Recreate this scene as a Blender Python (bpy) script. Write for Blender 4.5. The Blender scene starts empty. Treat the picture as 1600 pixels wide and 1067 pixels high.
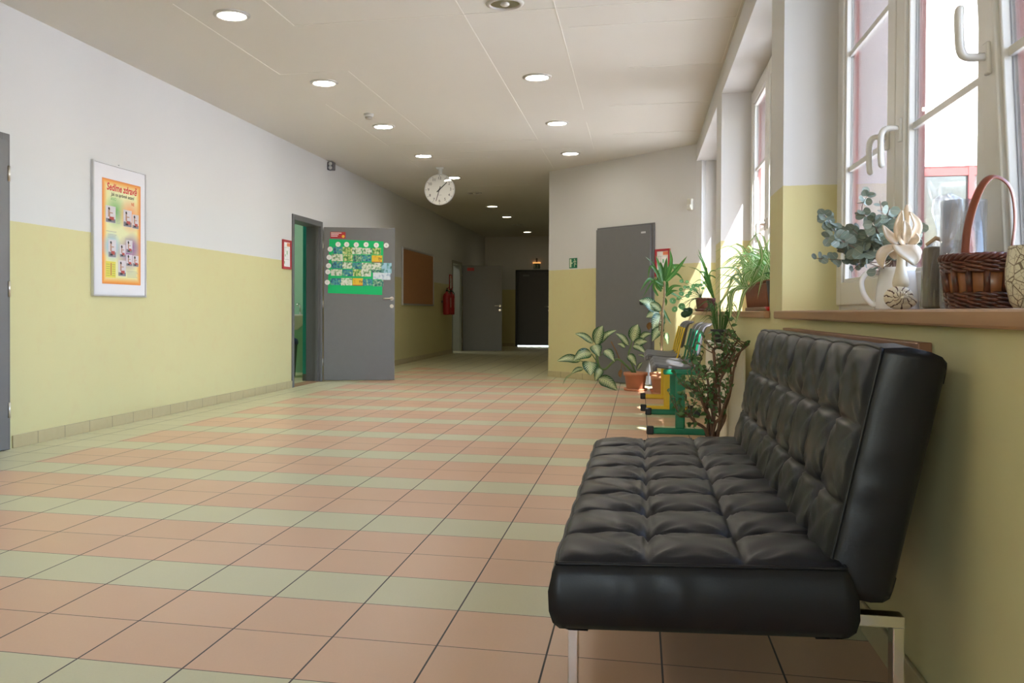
import bpy, bmesh, math, random
from mathutils import Vector, Matrix
from math import pi, sin, cos, radians, sqrt, atan2, exp
random.seed(7)
SC = bpy.context.scene
COL = SC.collection
# ------------------------------------------------------------------ camera
YAW, PITCH, ROLL = 0.212533, -0.011845, 0.004104
CAMZ = 0.9154
fw = Vector((-sin(YAW)*cos(PITCH), cos(YAW)*cos(PITCH), sin(PITCH)))
rt = Vector((cos(YAW), sin(YAW), 0)); up = rt.cross(fw)
r2 = cos(ROLL)*rt + sin(ROLL)*up; u2 = -sin(ROLL)*rt + cos(ROLL)*up
cam = bpy.data.cameras.new('camera'); co = bpy.data.objects.new('camera', cam); COL.objects.link(co)
M = Matrix((r2, u2, -fw)).transposed().to_4x4(); M.translation = Vector((0, 0, CAMZ)); co.matrix_world = M
cam.sensor_width = 36; cam.lens = 31.9325; cam.shift_x = 0.066547; cam.shift_y = -0.018824
cam.clip_start = 0.05; cam.clip_end = 300
SC.camera = co
CX, CY, FL = 693.524, 503.382, 1419.224
def at(x, y, Y):                       # a point of the photograph on the upright plane at distance Y
    d = fw + (x-CX)/FL*r2 - (y-CY)/FL*u2
    return Vector((0, 0, CAMZ)) + d*(Y/d.y)
# ------------------------------------------------------------------ room numbers (metres)
XL, XR, ZY, ZC, ZW = -4.048, 0.640, 1.500, 2.900, 2.698
XG = 0.879                              # inner face of the windows
XO = 1.18                               # outer face of the window wall
# ------------------------------------------------------------------ materials
def nodes(name):
    m = bpy.data.materials.new(name); m.use_nodes = True
    nt = m.node_tree; b = nt.nodes['Principled BSDF']
    return m, nt, b
def N(nt, t, **kw):
    n = nt.nodes.new(t)
    for k, v in kw.items(): setattr(n, k, v)
    return n
def L(nt, a, b): nt.links.new(a, b)
def val(nt, op, a, b=None, clamp=False):
    n = N(nt, 'ShaderNodeMath', operation=op); n.use_clamp = clamp
    for i, v in enumerate((a, b)):
        if v is None: continue
        if isinstance(v, (int, float)): n.inputs[i].default_value = v
        else: L(nt, v, n.inputs[i])
    return n.outputs[0]
def mixc(nt, fac, a, b):
    n = N(nt, 'ShaderNodeMix', data_type='RGBA')
    if isinstance(fac, (int, float)): n.inputs[0].default_value = fac
    else: L(nt, fac, n.inputs[0])
    for i, v in ((6, a), (7, b)):
        if isinstance(v, tuple): n.inputs[i].default_value = (*v, 1)
        else: L(nt, v, n.inputs[i])
    return n.outputs[2]
def noise(nt, scale, detail=3, vec=None, dim='3D'):
    n = N(nt, 'ShaderNodeTexNoise'); n.inputs['Scale'].default_value = scale; n.inputs['Detail'].default_value = detail
    if vec is not None: L(nt, vec, n.inputs['Vector'])
    return n.outputs['Fac']
def pos(nt): return N(nt, 'ShaderNodeNewGeometry').outputs['Position']
def objc(nt): return N(nt, 'ShaderNodeTexCoord').outputs['Object']
def ramp(nt, fac, stops):
    n = N(nt, 'ShaderNodeValToRGB'); e = n.color_ramp.elements
    while len(e) < len(stops): e.new(0.5)
    for i, (p, c) in enumerate(stops): e[i].position = p; e[i].color = (*c, 1)
    L(nt, fac, n.inputs[0]); return n.outputs[0]
def bump(nt, b, h, strength=.2, dist=.01):
    n = N(nt, 'ShaderNodeBump'); n.inputs['Strength'].default_value = strength; n.inputs['Distance'].default_value = dist
    L(nt, h, n.inputs['Height']); L(nt, n.outputs[0], b.inputs['Normal'])
def mk(name, col, rough=.5, metal=0, var=.08, scale=8, spec=.5, bmp=0, bscale=60):
    m, nt, b = nodes(name)
    v = noise(nt, scale, 3, objc(nt))
    d = tuple(max(0, c*(1-var)) for c in col); l = tuple(min(1, c*(1+var)) for c in col)
    L(nt, mixc(nt, v, d, l), b.inputs['Base Color'])
    b.inputs['Roughness'].default_value = rough; b.inputs['Metallic'].default_value = metal
    b.inputs['Specular IOR Level'].default_value = spec
    if bmp: bump(nt, b, noise(nt, bscale, 4, objc(nt)), bmp, .004)
    return m
def glow(name, col, s):
    m, nt, b = nodes(name)
    b.inputs['Base Color'].default_value = (*col, 1)
    b.inputs['Emission Color'].default_value = (*col, 1); b.inputs['Emission Strength'].default_value = s
    return m
def clear(name, tint=(1, 1, 1), base=.06, rough=.02, grey=None, greyfac=0):
    m = bpy.data.materials.new(name); m.use_nodes = True; nt = m.node_tree; nt.nodes.remove(nt.nodes['Principled BSDF'])
    out = nt.nodes['Material Output']; t = N(nt, 'ShaderNodeBsdfTransparent'); t.inputs[0].default_value = (*tint, 1)
    g = N(nt, 'ShaderNodeBsdfGlossy'); g.inputs['Roughness'].default_value = rough
    fr = N(nt, 'ShaderNodeLayerWeight'); fr.inputs[0].default_value = .35
    f = val(nt, 'MULTIPLY_ADD', fr.outputs['Fresnel'], .7); f.node.inputs[2].default_value = base; f.node.use_clamp = True
    mx = N(nt, 'ShaderNodeMixShader'); L(nt, f, mx.inputs[0]); L(nt, t.outputs[0], mx.inputs[1]); L(nt, g.outputs[0], mx.inputs[2])
    res = mx.outputs[0]
    if greyfac:
        dfu = N(nt, 'ShaderNodeBsdfTranslucent'); dfu.inputs[0].default_value = (*grey, 1)
        m2 = N(nt, 'ShaderNodeMixShader'); m2.inputs[0].default_value = greyfac
        L(nt, res, m2.inputs[1]); L(nt, dfu.outputs[0], m2.inputs[2]); res = m2.outputs[0]
    L(nt, res, out.inputs[0]); return m
WHITE, YELLOW = (.63, .635, .65), (.605, .565, .31)
def wallmat(name, zline=ZY, w=WHITE, y=YELLOW):
    m, nt, b = nodes(name); p = pos(nt); s = N(nt, 'ShaderNodeSeparateXYZ'); L(nt, p, s.inputs[0])
    edge = val(nt, 'MULTIPLY', noise(nt, 30, 2, p), .006)
    k = val(nt, 'LESS_THAN', s.outputs[2], val(nt, 'ADD', edge, zline-.003))
    big = noise(nt, 1.1, 4, p); sm = noise(nt, 9, 4, p)
    yy = mixc(nt, val(nt, 'MULTIPLY', val(nt, 'SUBTRACT', sm, .52, True), 1.2), mixc(nt, big, tuple(c*.96 for c in y), tuple(min(1, c*1.03) for c in y)), (.60, .48, .27))
    ww = mixc(nt, big, tuple(c*.97 for c in w), tuple(min(1, c*1.02) for c in w))
    L(nt, mixc(nt, k, ww, yy), b.inputs['Base Color']); b.inputs['Roughness'].default_value = .55
    L(nt, val(nt, 'SUBTRACT', .75, val(nt, 'MULTIPLY', k, .22)), b.inputs['Roughness'])
    b.inputs['Specular IOR Level'].default_value = .3
    bump(nt, b, noise(nt, 220, 3, p), .08, .002); return m
MW = wallmat('painted_plaster')
def tilefloor():
    m, nt, b = nodes('floor_tiles'); s = N(nt, 'ShaderNodeSeparateXYZ'); L(nt, pos(nt), s.inputs[0])
    x, y = s.outputs[0], s.outputs[1]
    T = .3; u = val(nt, 'DIVIDE', val(nt, 'ADD', x, .53806), T); v = val(nt, 'DIVIDE', val(nt, 'SUBTRACT', y, 2.41924), T)
    iu, iv = val(nt, 'FLOOR', u), val(nt, 'FLOOR', v)
    md = val(nt, 'FLOORED_MODULO', iv, 3.0)
    green = val(nt, 'COMPARE', md, 1.0); green.node.inputs[2].default_value = .3
    bl = val(nt, 'LESS_THAN', x, -3.562)                       # border along the poster wall
    dd = val(nt, 'ADD', val(nt, 'MULTIPLY', val(nt, 'ADD', x, 1.266), .686), val(nt, 'MULTIPLY', val(nt, 'SUBTRACT', y, 12.9), .727))
    bd = val(nt, 'GREATER_THAN', dd, -.36)
    bc = val(nt, 'MULTIPLY', val(nt, 'GREATER_THAN', x, -1.74), val(nt, 'GREATER_THAN', y, 12.3))
    green = val(nt, 'MAXIMUM', green, val(nt, 'MAXIMUM', bl, val(nt, 'MAXIMUM', bd, bc)))
    def gap(c, w): 
        f = val(nt, 'FRACT', c); return val(nt, 'LESS_THAN', val(nt, 'MINIMUM', f, val(nt, 'SUBTRACT', 1.0, f)), w)
    g = val(nt, 'MAXIMUM', gap(u, .0085), gap(v, .006))
    cmb = N(nt, 'ShaderNodeCombineXYZ'); L(nt, iu, cmb.inputs[0]); L(nt, iv, cmb.inputs[1])
    wn = N(nt, 'ShaderNodeTexWhiteNoise', noise_dimensions='2D'); L(nt, cmb.outputs[0], wn.inputs['Vector'])
    r = wn.outputs['Value']; spk = noise(nt, 140, 3, pos(nt))
    o = mixc(nt, r, (.72, .45, .295), (.77, .49, .325)); gr = mixc(nt, r, (.64, .62, .41), (.68, .66, .44))
    c = mixc(nt, green, o, gr)
    c = mixc(nt, val(nt, 'MULTIPLY', spk, .18), c, (.42, .31, .2))
    c = mixc(nt, g, c, (.10, .085, .085))
    L(nt, c, b.inputs['Base Color'])
    rg = val(nt, 'ADD', val(nt, 'MULTIPLY', noise(nt, 3, 3, pos(nt)), .12), .28)
    L(nt, val(nt, 'MAXIMUM', rg, val(nt, 'MULTIPLY', g, .8)), b.inputs['Roughness'])
    b.inputs['Specular IOR Level'].default_value = .5
    h = val(nt, 'SUBTRACT', val(nt, 'MULTIPLY', noise(nt, 90, 2, pos(nt)), .25), g)
    bump(nt, b, h, .18, .002); return m
MFLOOR = tilefloor()
def skirtmat():
    m, nt, b = nodes('skirting_tile'); s = N(nt, 'ShaderNodeSeparateXYZ'); L(nt, pos(nt), s.inputs[0])
    f = val(nt, 'FRACT', val(nt, 'DIVIDE', val(nt, 'ADD', s.outputs[1], 50), .3)); g = val(nt, 'LESS_THAN', f, .014)
    c = mixc(nt, noise(nt, 20, 3, pos(nt)), (.44, .37, .21), (.50, .43, .26)); L(nt, mixc(nt, g, c, (.14, .12, .09)), b.inputs['Base Color'])
    b.inputs['Roughness'].default_value = .4; return m
MSKIRT = skirtmat()
MCEIL = mk('ceiling_board', (.635, .62, .59), .8, var=.02, scale=1.5)
MJOINT = mk('ceiling_joint', (.74, .73, .70), .7, var=.02)
MDOOR = mk('door_grey', (.155, .157, .165), .38, var=.05, scale=14)
MFRAME = mk('frame_grey', (.13, .132, .14), .42, var=.04)
MDARKDOOR = mk('door_charcoal', (.013, .013, .014), .4)
MPVC = mk('white_pvc', (.66, .655, .64), .3, var=.015)
MGLASS = clear('window_glass', base=.015)
MWOOD = None
def woodmat(name, a, bcol, rough=.4, sc=(2, 40, 40)):
    m, nt, b = nodes(name); mp = N(nt, 'ShaderNodeMapping'); L(nt, objc(nt), mp.inputs[0]); mp.inputs['Scale'].default_value = sc
    f = noise(nt, 1, 5, mp.outputs[0]); L(nt, ramp(nt, f, [(.3, a), (.7, bcol)]), b.inputs['Base Color']); b.inputs['Roughness'].default_value = rough
    return m
MSILL = woodmat('beech_sill', (.33, .17, .085), (.43, .245, .13), .35, (30, 1.5, 30))
MBOARD = woodmat('brown_board', (.20, .085, .04), (.27, .125, .06), .4, (30, 1.5, 30))
MCHROME = mk('chrome', (.72, .72, .70), .12, 1, var=.02)
MSTEEL = mk('brushed_steel', (.62, .60, .55), .3, 1, var=.05)
MALU = mk('aluminium', (.62, .63, .66), .35, .8, var=.03)
MBLACK = mk('black_plastic', (.012, .012, .013), .45)
def leather():
    m, nt, b = nodes('black_leather'); o = objc(nt)
    L(nt, mixc(nt, noise(nt, 6, 3, o), (.006, .0065, .009), (.011, .012, .016)), b.inputs['Base Color'])
    L(nt, val(nt, 'ADD', val(nt, 'MULTIPLY', noise(nt, 12, 3, o), .12), .30), b.inputs['Roughness'])
    b.inputs['Specular IOR Level'].default_value = .32
    bump(nt, b, noise(nt, 260, 3, o), .12, .002); return m
MLEATHER = leather()
MGREENT = mk('green_tube', (.0, .17, .085), .32); MYELT = mk('yellow_tube', (.72, .50, .02), .32)
MSEAT = mk('grey_shell', (.105, .105, .118), .42, var=.1, scale=25)
MTERRA = mk('terracotta', (.50, .22, .12), .65, var=.14, scale=14)
MSOIL = mk('soil', (.035, .024, .016), .9, var=.5, scale=60, bmp=.6)
def leafmat(name, kind):
    m, nt, b = nodes(name); tc = N(nt, 'ShaderNodeTexCoord'); s = N(nt, 'ShaderNodeSeparateXYZ'); L(nt, tc.outputs['UV'], s.inputs[0])
    a = val(nt, 'ABSOLUTE', val(nt, 'SUBTRACT', s.outputs[0], .5)); t = s.outputs[1]
    nz = noise(nt, 30, 3, objc(nt))
    if kind == 'dieff':
        ph = val(nt, 'SUBTRACT', val(nt, 'MULTIPLY', t, 62.0), val(nt, 'MULTIPLY', a, 40.0))
        w = val(nt, 'SINE', ph)
        lim = val(nt, 'ADD', val(nt, 'ADD', .23, val(nt, 'MULTIPLY', w, .20)), val(nt, 'MULTIPLY', val(nt, 'SUBTRACT', nz, .5), .18))
        pale = val(nt, 'MULTIPLY', val(nt, 'SUBTRACT', lim, a), 18.0, True)
        core = val(nt, 'MULTIPLY', val(nt, 'ADD', w, .1), .30, True)
        c = mixc(nt, pale, mixc(nt, nz, (.012, .062, .018), (.025, .10, .03)), mixc(nt, val(nt, 'MULTIPLY', core, val(nt, 'MULTIPLY', a, 3.2, True)), (.74, .82, .52), (.22, .42, .11)))
        c = mixc(nt, val(nt, 'LESS_THAN', a, .018), c, (.30, .45, .14))
    elif kind == 'spider':
        c = mixc(nt, val(nt, 'LESS_THAN', a, .17), mixc(nt, nz, (.12, .28, .05), (.20, .40, .09)), (.62, .68, .42))
    elif kind == 'strap':
        c = mixc(nt, nz, (.025, .10, .018), (.06, .19, .03)); c = mixc(nt, val(nt, 'LESS_THAN', a, .05), c, (.12, .26, .06))
    elif kind == 'coin':
        r = val(nt, 'SUBTRACT', t, .5); rr = val(nt, 'SQRT', val(nt, 'ADD', val(nt, 'MULTIPLY', r, r), val(nt, 'MULTIPLY', a, a)))
        c = mixc(nt, val(nt, 'LESS_THAN', rr, .09), mixc(nt, nz, (.10, .30, .10), (.16, .40, .15)), (.6, .7, .5))
    elif kind == 'jade':
        c = mixc(nt, nz, (.04, .10, .03), (.09, .19, .05))
    elif kind == 'euca':
        c = mixc(nt, nz, (.16, .205, .165), (.26, .30, .25)); c = mixc(nt, val(nt, 'LESS_THAN', a, .03), c, (.35, .36, .30))
    elif kind == 'dry':
        c = mixc(nt, nz, (.20, .10, .035), (.34, .19, .08))
    L(nt, c, b.inputs['Base Color']); b.inputs['Roughness'].default_value = .32 if kind in ('jade', 'coin', 'strap', 'dieff') else .55
    tr = N(nt, 'ShaderNodeBsdfTranslucent'); L(nt, c, tr.inputs[0])
    mx = N(nt, 'ShaderNodeMixShader'); mx.inputs[0].default_value = .08 if kind in ('jade', 'euca') else .28
    L(nt, b.outputs[0], mx.inputs[1]); L(nt, tr.outputs[0], mx.inputs[2]); L(nt, mx.outputs[0], nt.nodes['Material Output'].inputs[0])
    return m
MLEAF = {k: leafmat('leaf_'+k, k) for k in ('dieff', 'spider', 'strap', 'coin', 'jade', 'euca', 'dry')}
MSTEM = mk('green_stem', (.10, .17, .05), .5, var=.25); MBARK = mk('brown_bark', (.14, .075, .045), .7, var=.35, scale=30, bmp=.3)
MCREAM = mk('radiator_enamel', (.70, .66, .56), .35, var=.02)
# ------------------------------------------------------------------ mesh builder
class Fr:
    def __init__(s, o, ex, ey, ez=(0, 0, 1)): s.o, s.x, s.y, s.z = Vector(o), Vector(ex), Vector(ey), Vector(ez)
    def __call__(s, p): return s.o + s.x*p[0] + s.y*p[1] + s.z*p[2]
class MB:
    def __init__(s, fr=None): s.v, s.f, s.uv, s.mi, s.sm, s.fr, s.m, s.smooth = [], [], [], [], [], fr, 0, False
    def vert(s, p, uv=(0, 0)):
        p = Vector(p); s.v.append(s.fr(p) if s.fr else p); s.uv.append(uv); return len(s.v)-1
    def face(s, *i): s.f.append(i); s.mi.append(s.m); s.sm.append(s.smooth)
    def box(s, a, b):
        x0, y0, z0 = (min(a[i], b[i]) for i in range(3)); x1, y1, z1 = (max(a[i], b[i]) for i in range(3))
        i = [s.vert(p) for p in ((x0,y0,z0),(x1,y0,z0),(x1,y1,z0),(x0,y1,z0),(x0,y0,z1),(x1,y0,z1),(x1,y1,z1),(x0,y1,z1))]
        for q in ((0,3,2,1),(4,5,6,7),(0,1,5,4),(1,2,6,5),(2,3,7,6),(3,0,4,7)): s.face(*(i[k] for k in q))
        return s
    def rbox(s, a, b, r=.005, n=2):
        """box with rounded edges"""
        x0, y0, z0 = (min(a[i], b[i]) for i in range(3)); x1, y1, z1 = (max(a[i], b[i]) for i in range(3))
        r = min(r, (x1-x0)*.49, (y1-y0)*.49, (z1-z0)*.49)
        bm = bmesh.new(); bmesh.ops.create_cube(bm, size=1)
        for v in bm.verts: v.co = Vector(((x0+x1)/2+v.co.x*(x1-x0), (y0+y1)/2+v.co.y*(y1-y0), (z0+z1)/2+v.co.z*(z1-z0)))
        bmesh.ops.bevel(bm, geom=bm.edges[:], offset=r, segments=n, profile=.5, affect='EDGES')
        s.addbm(bm); bm.free(); return s
    def addbm(s, bm):
        bm.verts.index_update(); o = [s.vert(v.co) for v in bm.verts]
        for f in bm.faces: s.face(*(o[v.index] for v in f.verts))
    def tube(s, pts, r, n=8, caps=True, closed=False):
        pts = [Vector(p) for p in pts]; rs = r if isinstance(r, (list, tuple)) else [r]*len(pts)
        ref = None; rings = []; m = len(pts)
        for i, p in enumerate(pts):
            if closed: t = pts[(i+1) % m]-pts[i-1]
            else: t = pts[min(i+1, m-1)]-pts[max(i-1, 0)]
            if t.length < 1e-9: t = Vector((0, 0, 1))
            t.normalize()
            if ref is None: ref = t.orthogonal().normalized()
            else:
                ref = ref - t*ref.dot(t)
                ref = ref.normalized() if ref.length > 1e-6 else t.orthogonal().normalized()
            bn = t.cross(ref); q = rs[i]
            qa, qb = q if isinstance(q, tuple) else (q, q)
            rings.append([s.vert(p + ref*cos(2*pi*k/n)*qa + bn*sin(2*pi*k/n)*qb, (k/n, i/max(1, m-1))) for k in range(n)])
        old = s.smooth; s.smooth = True
        for i in range(m if closed else m-1):
            A, B = rings[i], rings[(i+1) % m]
            for k in range(n): s.face(A[k], A[(k+1) % n], B[(k+1) % n], B[k])
        s.smooth = old
        if caps and not closed: s.face(*reversed(rings[0])); s.face(*rings[-1])
        return s
    def lathe(s, prof, c=(0, 0, 0), n=32, axis='z', sq=1, caps=True):
        c = Vector(c); rings = []
        for j, (r, z) in enumerate(prof):
            ring = []
            for k in range(n):
                a = 2*pi*k/n; d = (r*cos(a), r*sin(a)*sq)
                p = {'z': (d[0], d[1], z), 'x': (z, d[0], d[1]), 'y': (d[0], z, d[1])}[axis]
                ring.append(s.vert(c+Vector(p), (k/n, j/max(1, len(prof)-1))))
            rings.append(ring)
        old = s.smooth; s.smooth = True
        for i in range(len(rings)-1):
            for k in range(n): s.face(rings[i][k], rings[i][(k+1) % n], rings[i+1][(k+1) % n], rings[i+1][k])
        s.smooth = old
        if caps and prof[0][0] > 1e-6: s.face(*reversed(rings[0]))
        if caps and prof[-1][0] > 1e-6: s.face(*rings[-1])
        return s
    def cyl(s, a, b, r, n=20): return s.tube([a, b], r, n)
    def quad(s, a, b, c, d):
        s.face(s.vert(a, (0, 0)), s.vert(b, (1, 0)), s.vert(c, (1, 1)), s.vert(d, (0, 1))); return s
    def disc(s, c, ex, ey, r, n=24):
        c, ex, ey = Vector(c), Vector(ex), Vector(ey)
        s.face(*(s.vert(c+ex*r*cos(2*pi*k/n)+ey*r*sin(2*pi*k/n), (.5+.5*cos(2*pi*k/n), .5+.5*sin(2*pi*k/n))) for k in range(n))); return s
    def leaf(s, pts, w, nrm, fold=.12, prof=None, n=9, thick=0):
        """blade along a curve through pts, w = full width, nrm = facing direction"""
        P = curve(pts, n); nrm = Vector(nrm); prof = prof or OVATE; rows = []
        for i, p in enumerate(P):
            t = (P[min(i+1, n-1)]-P[max(i-1, 0)]).normalized(); sd = t.cross(nrm)
            if sd.length < 1e-4: sd = t.orthogonal()
            sd.normalize(); nn = sd.cross(t); h = w*.5*prof(i/(n-1))
            rows.append([s.vert(p+sd*h*q+nn*abs(q)*h*fold*2, (.5+.5*q, i/(n-1))) for q in (-1, -.5, 0, .5, 1)])
        s.smooth = True
        for i in range(n-1):
            for k in range(4): s.face(rows[i][k], rows[i][k+1], rows[i+1][k+1], rows[i+1][k])
        s.smooth = False; return s
    def build(s, name, mat, parent=None, subsurf=0, solid=0, label=None):
        me = bpy.data.meshes.new(name)
        off = Vector((0, 0, 0)); q = parent
        while q is not None: off += q.location; q = q.parent
        me.from_pydata([tuple(v-off) for v in s.v], [], s.f)
        for m in (mat if isinstance(mat, (list, tuple)) else [mat]): me.materials.append(m)
        me.polygons.foreach_set('material_index', s.mi); me.polygons.foreach_set('use_smooth', s.sm)
        ul = me.uv_layers.new(name='uv')
        for lp in me.loops: ul.data[lp.index].uv = s.uv[lp.vertex_index]
        me.update(); o = bpy.data.objects.new(name, me); COL.objects.link(o)
        if parent is not None: o.parent = parent
        if solid: md = o.modifiers.new('solid', 'SOLIDIFY'); md.thickness = solid
        if subsurf: md = o.modifiers.new('sub', 'SUBSURF'); md.levels = md.render_levels = subsurf
        if label: o['label'] = label
        return o
OVATE = lambda t: max(.02, (sin(pi*min(1, t**.72)))**.85)
STRAP = lambda t: max(.03, min(1, (.55+2*t))*(1-t**3.2))
ROUND = lambda t: max(.05, sqrt(max(0, 1-(2*t-1)**2)))
def curve(pts, n):
    P = [Vector(p) for p in pts]
    if len(P) == 2: return [P[0].lerp(P[1], i/(n-1)) for i in range(n)]
    out = []; m = len(P)-1
    for i in range(n):
        t = i/(n-1)*m; k = min(int(t), m-1); u = t-k
        a = P[k-1] if k > 0 else 2*P[0]-P[1]; b, c = P[k], P[k+1]; d = P[k+2] if k+2 <= m else 2*P[m]-P[m-1]
        out.append(.5*((2*b)+(c-a)*u+(2*a-5*b+4*c-d)*u*u+(3*b-a-3*c+d)*u**3))
    return out
def tag(o, label, cat, group=None):
    o['label'] = label; o['category'] = cat
    if group: o['group'] = group
    return o
def thing(name, label, cat, loc, group=None):
    o = bpy.data.objects.new(name, None); COL.objects.link(o); o.location = loc; o.empty_display_size = .1
    return tag(o, label, cat, group)
def struct(o, label=None):
    o['kind'] = 'structure'
    if label: o['label'] = label
    return o
def sroot(name, loc, label=None):
    o = bpy.data.objects.new(name, None); COL.objects.link(o); o.location = loc; return struct(o, label)
def text(mb, txt, fr, size, align='CENTER', bold=0, shear=0, sx=1):
    """letters as flat faces; fr maps (right, up, out)"""
    c = bpy.data.curves.new('t', 'FONT'); c.body = txt; c.size = size; c.align_x = align; c.align_y = 'CENTER'; c.offset = bold; c.shear = shear; c.resolution_u = 3
    o = bpy.data.objects.new('t', c); COL.objects.link(o)
    dg = bpy.context.evaluated_depsgraph_get(); me = o.evaluated_get(dg).to_mesh()
    base = [mb.vert(fr((v.co.x*sx, v.co.y, 0))) for v in me.vertices]
    for p in me.polygons: mb.face(*(base[i] for i in p.vertices))
    o.evaluated_get(dg).to_mesh_clear(); bpy.data.objects.remove(o); bpy.data.curves.remove(c)
    return mb
# ================================================================== SETTING
struct(MB().box((-9, -6.3, -.25), (XO, 25, 0)).build('floor', MFLOOR), 'orange and pale green striped tile floor')
c = MB(); c.box((-9, -6.3, ZC), (XO, 25, ZC+.3)); c.m = 1
W_ = .0035
for (x, y0, y1) in ((-2.366, 3.2, 5.98), (-2.37, 7.19, 10.29), (-1.163, 3.5, 10.46), (-.553, 3.5, 9.0), (-2.97, 5.4, 7.18), (-2.96, 8.3, 10.54), (-1.18, 11.06, 12.6), (-.56, 9.6, 11.2), (.62, 5.6, 7.54), (-2.98, 11.2, 12.2)):
    c.box((x-W_, y0, ZC-.0025), (x+W_, y1, ZC+.01))
for (y, x0, x1) in ((5.98, -2.366, 0.3), (7.19, -2.97, -2.37), (10.48, -2.96, -1.18), (11.08, -2.2, -.70), (7.54, -.1, .62), (6.4, -.5, .62), (8.9, -.3, .62), (10.3, -.3, .6), (5.1, -1.16, .62), (11.6, -2.95, -1.9), (13.2, -3.9, -2.9), (14.2, -2.6, -1.7)):
    c.box((x0, y-W_, ZC-.0025), (x1, y+W_, ZC+.01))
struct(c.build('ceiling', [MCEIL, MJOINT]), 'cream ceiling of large boards')
# left wall with two door openings
D2 = (10.20, 11.19); D3 = (19.62, 20.66); TW = .18
w = MB()
for (y0, y1, z0) in ((-6.3, D2[0], 0), (D2[1], D3[0], 0), (D3[1], 24.2, 0), (D2[0], D2[1], 2.05), (D3[0], D3[1], 2.03)):
    w.box((XL-TW, y0, z0), (XL, y1, ZC+.02))
struct(w.build('wall_left', MW), 'long wall, white above and yellow below')
RW = (-3.5, -.9, .95, 2.65); w = MB(); w.box((XL, -6.3, 0), (RW[0], -6.0, ZC+.02)); w.box((RW[1], -6.3, 0), (XO, -6.0, ZC+.02)); w.box((RW[0], -6.3, 0), (RW[1], -6.0, RW[2])); w.box((RW[0], -6.3, RW[3]), (RW[1], -6.0, ZC+.02)); struct(w.build('wall_rear', MW))
# diagonal wall at the end of the hall, corridor side wall
DV = Vector((.727, -.686, 0)).normalized(); DN = Vector((-.686, -.727, 0)).normalized()   # along, towards the hall
DA = Vector((-1.266, 12.900, 0)); DFR = Fr(DA, DV, -DN)
w = MB(DFR); w.box((0, 0, 0), (2.70, .28, ZC+.02)); struct(w.build('wall_back', MW), 'slanting end wall of the hall')
struct(MB().box((-1.266, 12.93, 0), (-1.0, 24.2, ZC+.02)).build('wall_corridor', MW))
w = MB(); w.box((XL-TW, 23.9, 0), (-3.20, 24.2, ZC+.02)); w.box((-2.2, 23.9, 0), (-1.0, 24.2, ZC+.02)); w.box((-3.2, 23.9, 2.0), (-2.2, 24.2, ZC+.02))
struct(w.build('wall_far', MW), 'dark end wall of the corridor')
# right wall with window niches
NICHE = [(-2.6, -.15), (1.53, 4.42), (4.83, 7.72), (8.20, 11.10)]
w = MB(); ys = [-6.3]
for a, b in NICHE: ys += [a, b]
ys.append(11.13)
MOUT = mk('outer_plaster', (.30, .26, .255), .9, var=.06, scale=8, bmp=.6, bscale=150); XM = XG+.045
for mi, xa, xb in ((0, XR, XM), (1, XM, XO)):
    w.m = mi
    for i in range(0, len(ys), 2): w.box((xa, ys[i], 0), (xb, ys[i+1], ZC+.02))
    for a, b in NICHE: w.box((xa, a, 0), (xb, b, .889)); w.box((xa, a, ZW-.085*mi), (xb, b, ZC+.02))
w.m = 1; w.box((1.0, 11.13, 0), (XO, 13.05, ZC+.02))
struct(w.build('wall_right', [MW, MOUT]), 'window wall with deep niches')
# skirting
s = MB()
for y0, y1 in ((5.25, D2[0]-.01), (D2[1]+.02, D3[0]-.02), (D3[1]+.02, 23.9)): s.rbox((XL, y0, 0), (XL+.012, y1, .085), .004)
struct(s.build('baseboard_left', MSKIRT))
s = MB(DFR); s.rbox((0, -.012, 0), (1.0, 0, .085), .004); s.rbox((1.98, -.012, 0), (2.58, 0, .085), .004); struct(s.build('baseboard_back', MSKIRT))
s = MB().rbox((XL, 23.888, 0), (-3.24, 23.9, .085), .004); struct(s.build('baseboard_far', MSKIRT))
s = MB().rbox((XR-.012, -5.99, 0), (XR, 11.0, .085), .004); struct(s.build('baseboard_right', MSKIRT))
# sills
for i, (a, b, n0, n1) in enumerate(((1.5, 4.42, 1.4, 4.46), (4.83, 7.72, 4.80, 7.76), (8.20, 11.06, 8.15, 11.05)), 1):
    s = MB(); s.rbox((XR-.032, n0, .888), (XG+.02, n1, .925), .006) if i == 9 else None
    s.rbox((XR-.032, n0, .888), (XR-.001, n1, .925), .006); s.box((XR-.006, a+.002, .8895), (XG+.01, b-.002, .925))
    struct(s.build('trim_%d' % i, MSILL), 'beech window sill board')
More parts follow.
